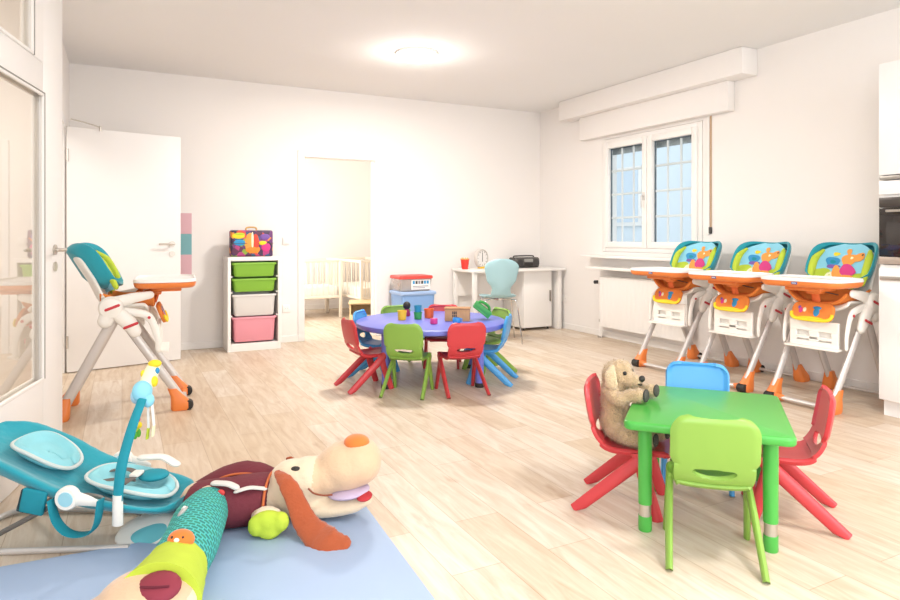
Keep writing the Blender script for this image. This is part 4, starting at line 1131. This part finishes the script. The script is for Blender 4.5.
# toy bar
b = UM(BU, BV); b.tube([(-1.145, 2.205, .105), (-1.142, 2.20, .21)], [.019, .017], 12, flat=(.75, 1), up=(0, 1, 0)); b.build('bar_socket', bo, PLW)
b = UM(BU, BV); b.tube([(-1.143, 2.20, .19), (-1.135, 2.21, .30), (-1.12, 2.25, .42), (-1.105, 2.30, .515)], [.018, .0185, .0175, .016], 12, sm=6, flat=(.55, 1), up=(0, 1, 0)); tbm = b.build('toy_bar', bo, TEALD)
b = UM(BU, BV); b.use(SKYC); b.ell((-1.118, 2.325, .535), (.034, .036, .040)); b.ell((-1.095, 2.32, .505), (.022, .022, .026))
b.use(mat('toy_sky', '#b4d8f0', .8)); b.ell((-1.14, 2.34, .515), (.026, .026, .03))
b.use(CREAM); b.tube([(-1.115, 2.34, .545), (-1.11, 2.37, .585), (-1.108, 2.40, .615)], [.024, .027, .022], 14, sm=3, round_ends=True)
b.use(YEL); b.ell((-1.10, 2.385, .625), (.024, .02, .014)); b.ell((-1.088, 2.355, .565), (.012, .016, .02)); b.ell((-1.132, 2.36, .592), (.008, .012, .014)); b.use(BLUEP); b.ell((-1.086, 2.375, .60), (.007, .012, .012))
b.build('plush_knob', bo)
b = UM(BU, BV)
b.use(mat('cord_white', '#f0eeea', .8)); b.tube([(-1.118, 2.33, .50), (-1.13, 2.335, .46), (-1.14, 2.34, .42)], .004, 6); b.tube([(-1.10, 2.33, .50), (-1.10, 2.335, .40)], .005, 6); b.tube([(-1.085, 2.33, .49), (-1.08, 2.335, .41)], .009, 8, flat=(.4, 1))
b.use(PINK); b.ell((-1.142, 2.34, .43), (.010, .008, .012)); b.use(LIME); b.ell((-1.15, 2.34, .40), (.014, .008, .022)); b.use(YEL); b.ell((-1.135, 2.338, .41), (.010, .008, .012)); b.use(mat('leaf_green', '#58a838', .8)); b.ell((-1.152, 2.338, .375), (.012, .008, .018)); b.ell((-1.138, 2.34, .38), (.008, .006, .016))
b.use(LIME); b.tube([(-1.10, 2.335, .40), (-1.105, 2.335, .36)], .010, 8, flat=(.4, 1)); b.use(CREAM); b.tube([(-1.08, 2.335, .41), (-1.085, 2.335, .37)], .011, 8, flat=(.4, 1))
b.build('hanging_toy', bo)

# ------------------------------------------------------------------ large plush dog lying on the mat
DU, DV, DZ0 = -.72, 2.40, .0165
dg_ = uvthing('plush_toy', 'big dressed plush dog with rust ears lying on the blue mat', 'plush toy', DU, DV, DZ0)
def D(): return UM(DU, DV, DZ0)
rotY = lambda a: Matrix.Rotation(math.radians(a), 3, 'Y')
b = D()
# skull, neck, muzzle, jaw, torso core, arm and foot
b.ell((-.605, 2.475, .128), (.105, .105, .108)); b.tube([(-.78, 2.44, .10), (-.67, 2.46, .11)], [.07, .075], 14, round_ends=True)
b.ell((-.545, 2.48, .16), (.09, .09, .085))
b.ell((-.405, 2.50, .205), (.125, .105, .095), rot=rotY(-14)); b.ell((-.355, 2.50, .222), (.088, .10, .092)); b.ell((-.47, 2.49, .175), (.09, .088, .075), rot=rotY(-24))
b.tube([(-.60, 2.47, .07), (-.48, 2.475, .058), (-.375, 2.48, .068), (-.325, 2.48, .078)], [.05, .045, .04, .024], 14, sm=4, flat=(.85, 1.65), up=(0, 0, 1), round_ends=True)
b.tube([(-.95, 2.42, .10), (-.70, 2.45, .10)], [.07, .07], 14, round_ends=True)
b.tube([(-.73, 2.38, .08), (-.69, 2.335, .075), (-.668, 2.318, .068)], [.035, .020, .026], 10, round_ends=True)
b.ell((-.662, 2.325, .075), (.060, .030, .045))
b.tube([(-.905, 2.40, .10), (-.835, 2.06, .10), (-.815, 1.84, .10)], [.07, .07, .07], 14, round_ends=True)
b.ell((-.82, 1.735, .102), (.135, .115, .088)); b.tube([(-.86, 1.74, .09), (-.95, 1.725, .068), (-1.01, 1.72, .055)], [.085, .055, .04], 14, sm=3, round_ends=True); b.tube([(-.84, 1.69, .08), (-.92, 1.62, .06)], [.085, .05], 14, round_ends=True)
b.tube([(-.98, 2.50, .06), (-1.04, 2.46, .045), (-1.09, 2.44, .04)], [.035, .038, .03], 10, round_ends=True)
for v in b.v: v.z = max(v.z, .002)
body = b.build('body', dg_, BEIGE, [REM(.009), SMO(4)], 80, fur=.0015)
body.data.materials.append(PALEB)
for p in body.data.polygons:
    x, z = p.center.x + DU, p.center.z + DZ0
    if -.70 < x < -.515 + .25 * max(0, .16 - z) or (x < -.30 and x > -.7 and z < .118 and p.center.y + DV > 2.36): p.material_index = 1
# mouth lining between muzzle and jaw
b = D(); b.ell((-.392, 2.472, .116), (.082, .083, .018), rot=rotY(-6)); b.build('mouth_lining', dg_, LILAC)
b = D(); b.ell((-.325, 2.43, .112), (.030, .045, .012), rot=rotY(-4)); b.build('tongue', dg_, mat('tongue_red', '#b83038', .85))
b = D(); b.tube([(-.525, 2.37, .165), (-.505, 2.375, .145), (-.47, 2.385, .133), (-.44, 2.395, .132)], .0035, 8, sm=5); b.build('smile_stitch', dg_, mat('stitch_brown', '#8a4a34', .9))
b = D(); b.ell((-.362, 2.485, .300), (.050, .046, .030)); b.build('nose', dg_, ORNG, None, 80)
b = D(); b.ell((-.585, 2.425, .218), (.018, .012, .009)); b.build('eye', dg_, BLACK)
# ear, near side: flat twisted band drooping onto the mat
b = D(); b.tube([(-.645, 2.39, .215), (-.605, 2.355, .195), (-.565, 2.335, .14), (-.525, 2.305, .075), (-.475, 2.27, .040), (-.425, 2.24, .032), (-.375, 2.235, .028)], [.014, .030, .036, .042, .052, .055, .030], 14, sm=6, flat=(.34, 1.0), up=(.2, -.8, .6), round_ends=True)
b.build('ear', dg_, RUST, [SMO(1)], 80, fur=.006)
b = D(); b.tube([(-.645, 2.57, .205), (-.62, 2.62, .16), (-.58, 2.66, .09), (-.53, 2.70, .04)], [.014, .034, .042, .05], 12, sm=5, flat=(.34, 1), up=(0, 1, .4), round_ends=True); b.build('ear', dg_, RUST, None, 80, fur=.005)
# vest
b = D()
def vring(u, rv, rz, cz, cv): return [(u, cv + rv * math.cos(2 * PI * j / 28), max(.004, cz + rz * math.sin(2 * PI * j / 28))) for j in range(28)]
b.loft([vring(-.685, .085, .075, .10, 2.45), vring(-.675, .105, .088, .10, 2.45), vring(-.72, .118, .092, .098, 2.45), vring(-.80, .128, .090, .092, 2.44), vring(-.90, .130, .082, .086, 2.42), vring(-.965, .115, .085, .09, 2.41), vring(-.985, .07, .06, .09, 2.41)])
ve = b.build('vest', dg_, MAROON, [SUB(1)], 80, fur=.004)
b = D(); b.tube([(-.684, 2.45 + .110 * math.cos(a), max(.01, .10 + .092 * math.sin(a))) for a in [2 * PI * k / 40 for k in range(41)]], .005, 8); b.build('collar_piping', ve, mat('piping_orange', '#c8683a', .85))
b = D(); b.tube([(-.78, 2.345, .165), (-.735, 2.352, .175), (-.69, 2.37, .165)], .014, 10, sm=4, flat=(.4, 1), round_ends=True); b.tube([(-.87, 2.37, .185), (-.82, 2.36, .186), (-.79, 2.355, .177)], .017, 10, sm=4, flat=(.5, 1), round_ends=True); b.build('strap_tab', ve, mat('tab_grey', '#d8d2cc', .85))
b = D(); b.ell((-.835, 2.335, .163), (.014, .008, .012)); b.build('button', ve, mat('button_red', '#d03a38', .5))
# sleeve flung out behind the body, with orange lining edge
b = D(); b.tube([(-.69, 2.54, .150), (-.80, 2.56, .170), (-.90, 2.56, .150), (-1.0, 2.51, .10), (-1.085, 2.46, .062)], [.034, .042, .046, .05, .052], 14, sm=5, flat=(.42, 1), up=(0, -.3, 1), round_ends=True)
sl = b.build('sleeve', dg_, MAROON, None, 80, fur=.004)
b = D(); b.tube([(-.70, 2.497, .152), (-.80, 2.512, .168), (-.90, 2.508, .150), (-1.0, 2.468, .088), (-1.05, 2.425, .056)], .0045, 8, sm=5); b.build('lining_edge', sl, MATS['piping_orange'])
# mitten
b = D(); b.ell((-.652, 2.302, .066), (.064, .034, .047)); b.ell((-.69, 2.297, .06), (.036, .03, .038)); b.ell((-.61, 2.297, .075), (.034, .028, .036)); b.ell((-.65, 2.296, .04), (.04, .028, .026))
b.build('mitten', dg_, LIME, [REM(.006), SMO(3)], 80, fur=.002)
# trouser leg with printed scales
b = D(); b.tube([(-.89, 2.44, .100), (-.888, 2.36, .100), (-.872, 2.22, .104), (-.838, 2.06, .104), (-.815, 1.87, .104)], [.040, .075, .090, .089, .086], 32, sm=5, up=(0, 0, 1))
for v in b.v: v.z = max(v.z, .003)
tr_ = b.build('trouser_leg', dg_, SCALE, None, 80)
uvl = tr_.data.uv_layers.new(name='UVMap')
for lp in tr_.data.loops:
    c = tr_.data.vertices[lp.vertex_index].co; yv = c.y + DV
    xc = -.826 - (yv - 1.96) * .14 - DU
    uvl.data[lp.index].uv = (math.atan2(c.x - xc, c.z - .088) * .09 + .5, yv)
b = D(); b.ell((-.893, 2.14, .176), (.022, .048, .010), rot=Matrix.Rotation(-.9, 3, 'Y') @ Matrix.Rotation(.35, 3, 'Z')); pt = b.build('grey_patch', tr_, mat('patch_grey', '#b8b8b4', .9))
b = D(); b.ell((-.895, 2.15, .184), (.010, .030, .006), rot=Matrix.Rotation(-.9, 3, 'Y') @ Matrix.Rotation(.6, 3, 'Z')); b.build('white_leaf', tr_, WHITE)
# lime cuff with a little pocket toy
b = D(); b.tube([(-.818, 1.915, .104), (-.812, 1.87, .105), (-.80, 1.80, .105), (-.79, 1.73, .105)], [.089, .093, .103, .114], 30, sm=4, up=(0, 0, 1))
for v in b.v: v.z = max(v.z, .004)
cu_ = b.build('cuff', dg_, LIME, None, 80, fur=.005)
b = D(); b.ell((-.806, 1.918, .190), (.040, .030, .030)); b.build('pocket_toy', cu_, ORNG)
b = D(); b.ell((-.808, 1.896, .199), (.011, .008, .008)); b.build('toy_muzzle', cu_, WHITE)
b = D()
for dxx in (-.018, .014): b.ell((-.806 + dxx, 1.898, .206), (.004, .004, .004))
b.build('toy_eye', cu_, BLACK)
# sole patch on the foot
b = D(); b.ell((-.772, 1.695, .170), (.060, .046, .022), rot=Matrix.Rotation(.5, 3, 'X')); sp_ = b.build('sole_patch', dg_, mat('sole_maroon', '#8a3040', .8, var=.1, vscale=20), None, 80)
b = D(); b.tube([(-.81, 1.673, .182), (-.772, 1.669, .184), (-.735, 1.676, .183)], .003, 8, sm=4); b.build('sole_fold', sp_, mat('sole_dark', '#682030', .9))

# ------------------------------------------------------------------ outside the window
nb = thing('neighbour_house', 'pale rendered house across the way seen through the window', 'house', (9.2, 9.0, 0))
RENDER = mat('house_render', '#e0e8ee', .9, var=.03, vscale=2)
MB().b6(0, .3, -8, 7, -1.0, 3.6).build('house_wall', nb, RENDER)
MB().b6(-.5, .4, -8.2, 7.2, 3.6, 3.75).build('eaves', nb, mat('eaves_blue', '#b4c4d0', .8))
for (y, z) in ((-1.9, 1.9), (1.1, 1.9), (3.9, 2.3)):
    w_ = MB().b6(-.06, .02, y - .55, y + .55, z - .6, z + .6, .01).build('window', nb, WHITE)
    MB().b6(-.07, -.055, y - .47, y + .47, z - .52, z + .52).build('pane', w_, mat('far_pane', '#cfdbe6', .3))
q = MB()
for k in range(9): q.b6(-1.3, -.02, .9 + k * .28, .9 + (k + 1) * .28 + .02, -1.0, .35 + k * .17)
q.build('outside_stair', nb, mat('stair_concrete', '#d4dade', .9))
q = MB()
for z in (2.55, 2.2, 2.85): q.b6(-1.3, -.1, 2.0, 4.6, z - .04, z + .04)
q.build('canopy_slats', nb, mat('canopy_blue', '#b4cadc', .6))
struct(box('ground_outside', 4.9, 14, -4, 20, -1.1, -1.0, mat('yard_paving', '#cfd0cc', .9, var=.05)))

# ------------------------------------------------------------------ light
w = bpy.data.worlds.new('World'); scene.world = w; w.use_nodes = True
wn = w.node_tree; bg = wn.nodes['Background']; bg.inputs[0].default_value = (.93, .97, 1.0, 1); bg.inputs[1].default_value = 1.9
def area(name, loc, rot, sx, sy, e, c=(1, 1, 1)):
    l = bpy.data.lights.new(name, 'AREA'); l.shape = 'RECTANGLE'; l.size = sx; l.size_y = sy; l.energy = e; l.color = c
    o = bpy.data.objects.new(name, l); col.objects.link(o); o.location = loc; o.rotation_euler = rot; return o
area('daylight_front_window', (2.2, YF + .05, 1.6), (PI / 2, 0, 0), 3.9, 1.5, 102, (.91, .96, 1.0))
area('daylight_nursery', (.45, 8.2, 1.5), (0, -PI / 2, 0), 1.3, 1.6, 75, (1.0, .95, .88))
area('side_fill_light', (pb.x - .02, -.7, 1.55), (0, -PI / 2, 0), 1.4, 1.5, 75, (.91, .96, 1.0))  # added fill light behind the camera, brightens the right wall
def point(name, loc, e, c, r=.14):
    l = bpy.data.lights.new(name, 'POINT'); l.energy = e; l.color = c; l.shadow_soft_size = r
    o = bpy.data.objects.new(name, l); col.objects.link(o); o.location = loc; return o
point('ceiling_lamp_light', (2.22, 4.95, H - .16), 12, (1.0, .95, .88))
area('ceiling_lamp_beam', (2.22, 4.95, H - .08), (0, 0, 0), .34, .34, 64, (1.0, .96, .90))
area('near_fill_beam', (2.2, .6, H - .08), (0, 0, 0), .34, .34, 40, (1.0, .98, .95))  # fill light below the added, unseen near lamp
area('hall_lamp', (-1.5, 4.0, 2.5), (0, 0, 0), 1.0, 3.0, 60, (1.0, .96, .90))
struct(box('ceiling_hall', -2.6, -.58, .4, YB + .14, H - .02, H - .002, CEIL))

# ------------------------------------------------------------------ camera
cd = bpy.data.cameras.new('Camera'); cam = bpy.data.objects.new('Camera', cd); col.objects.link(cam)
cam.location = (0, 0, 1.10); cam.rotation_euler = (PI / 2, 0, -YAW)
cd.sensor_width = 36; cd.lens = 36 * 640 / 900; cd.shift_y = -64 / 900; cd.clip_start = .02
scene.camera = cam
vs = scene.view_settings
vs.view_transform = 'Standard'; vs.look = 'None'; vs.exposure = -0.14; vs.gamma = 1.0; vs.use_curve_mapping = False
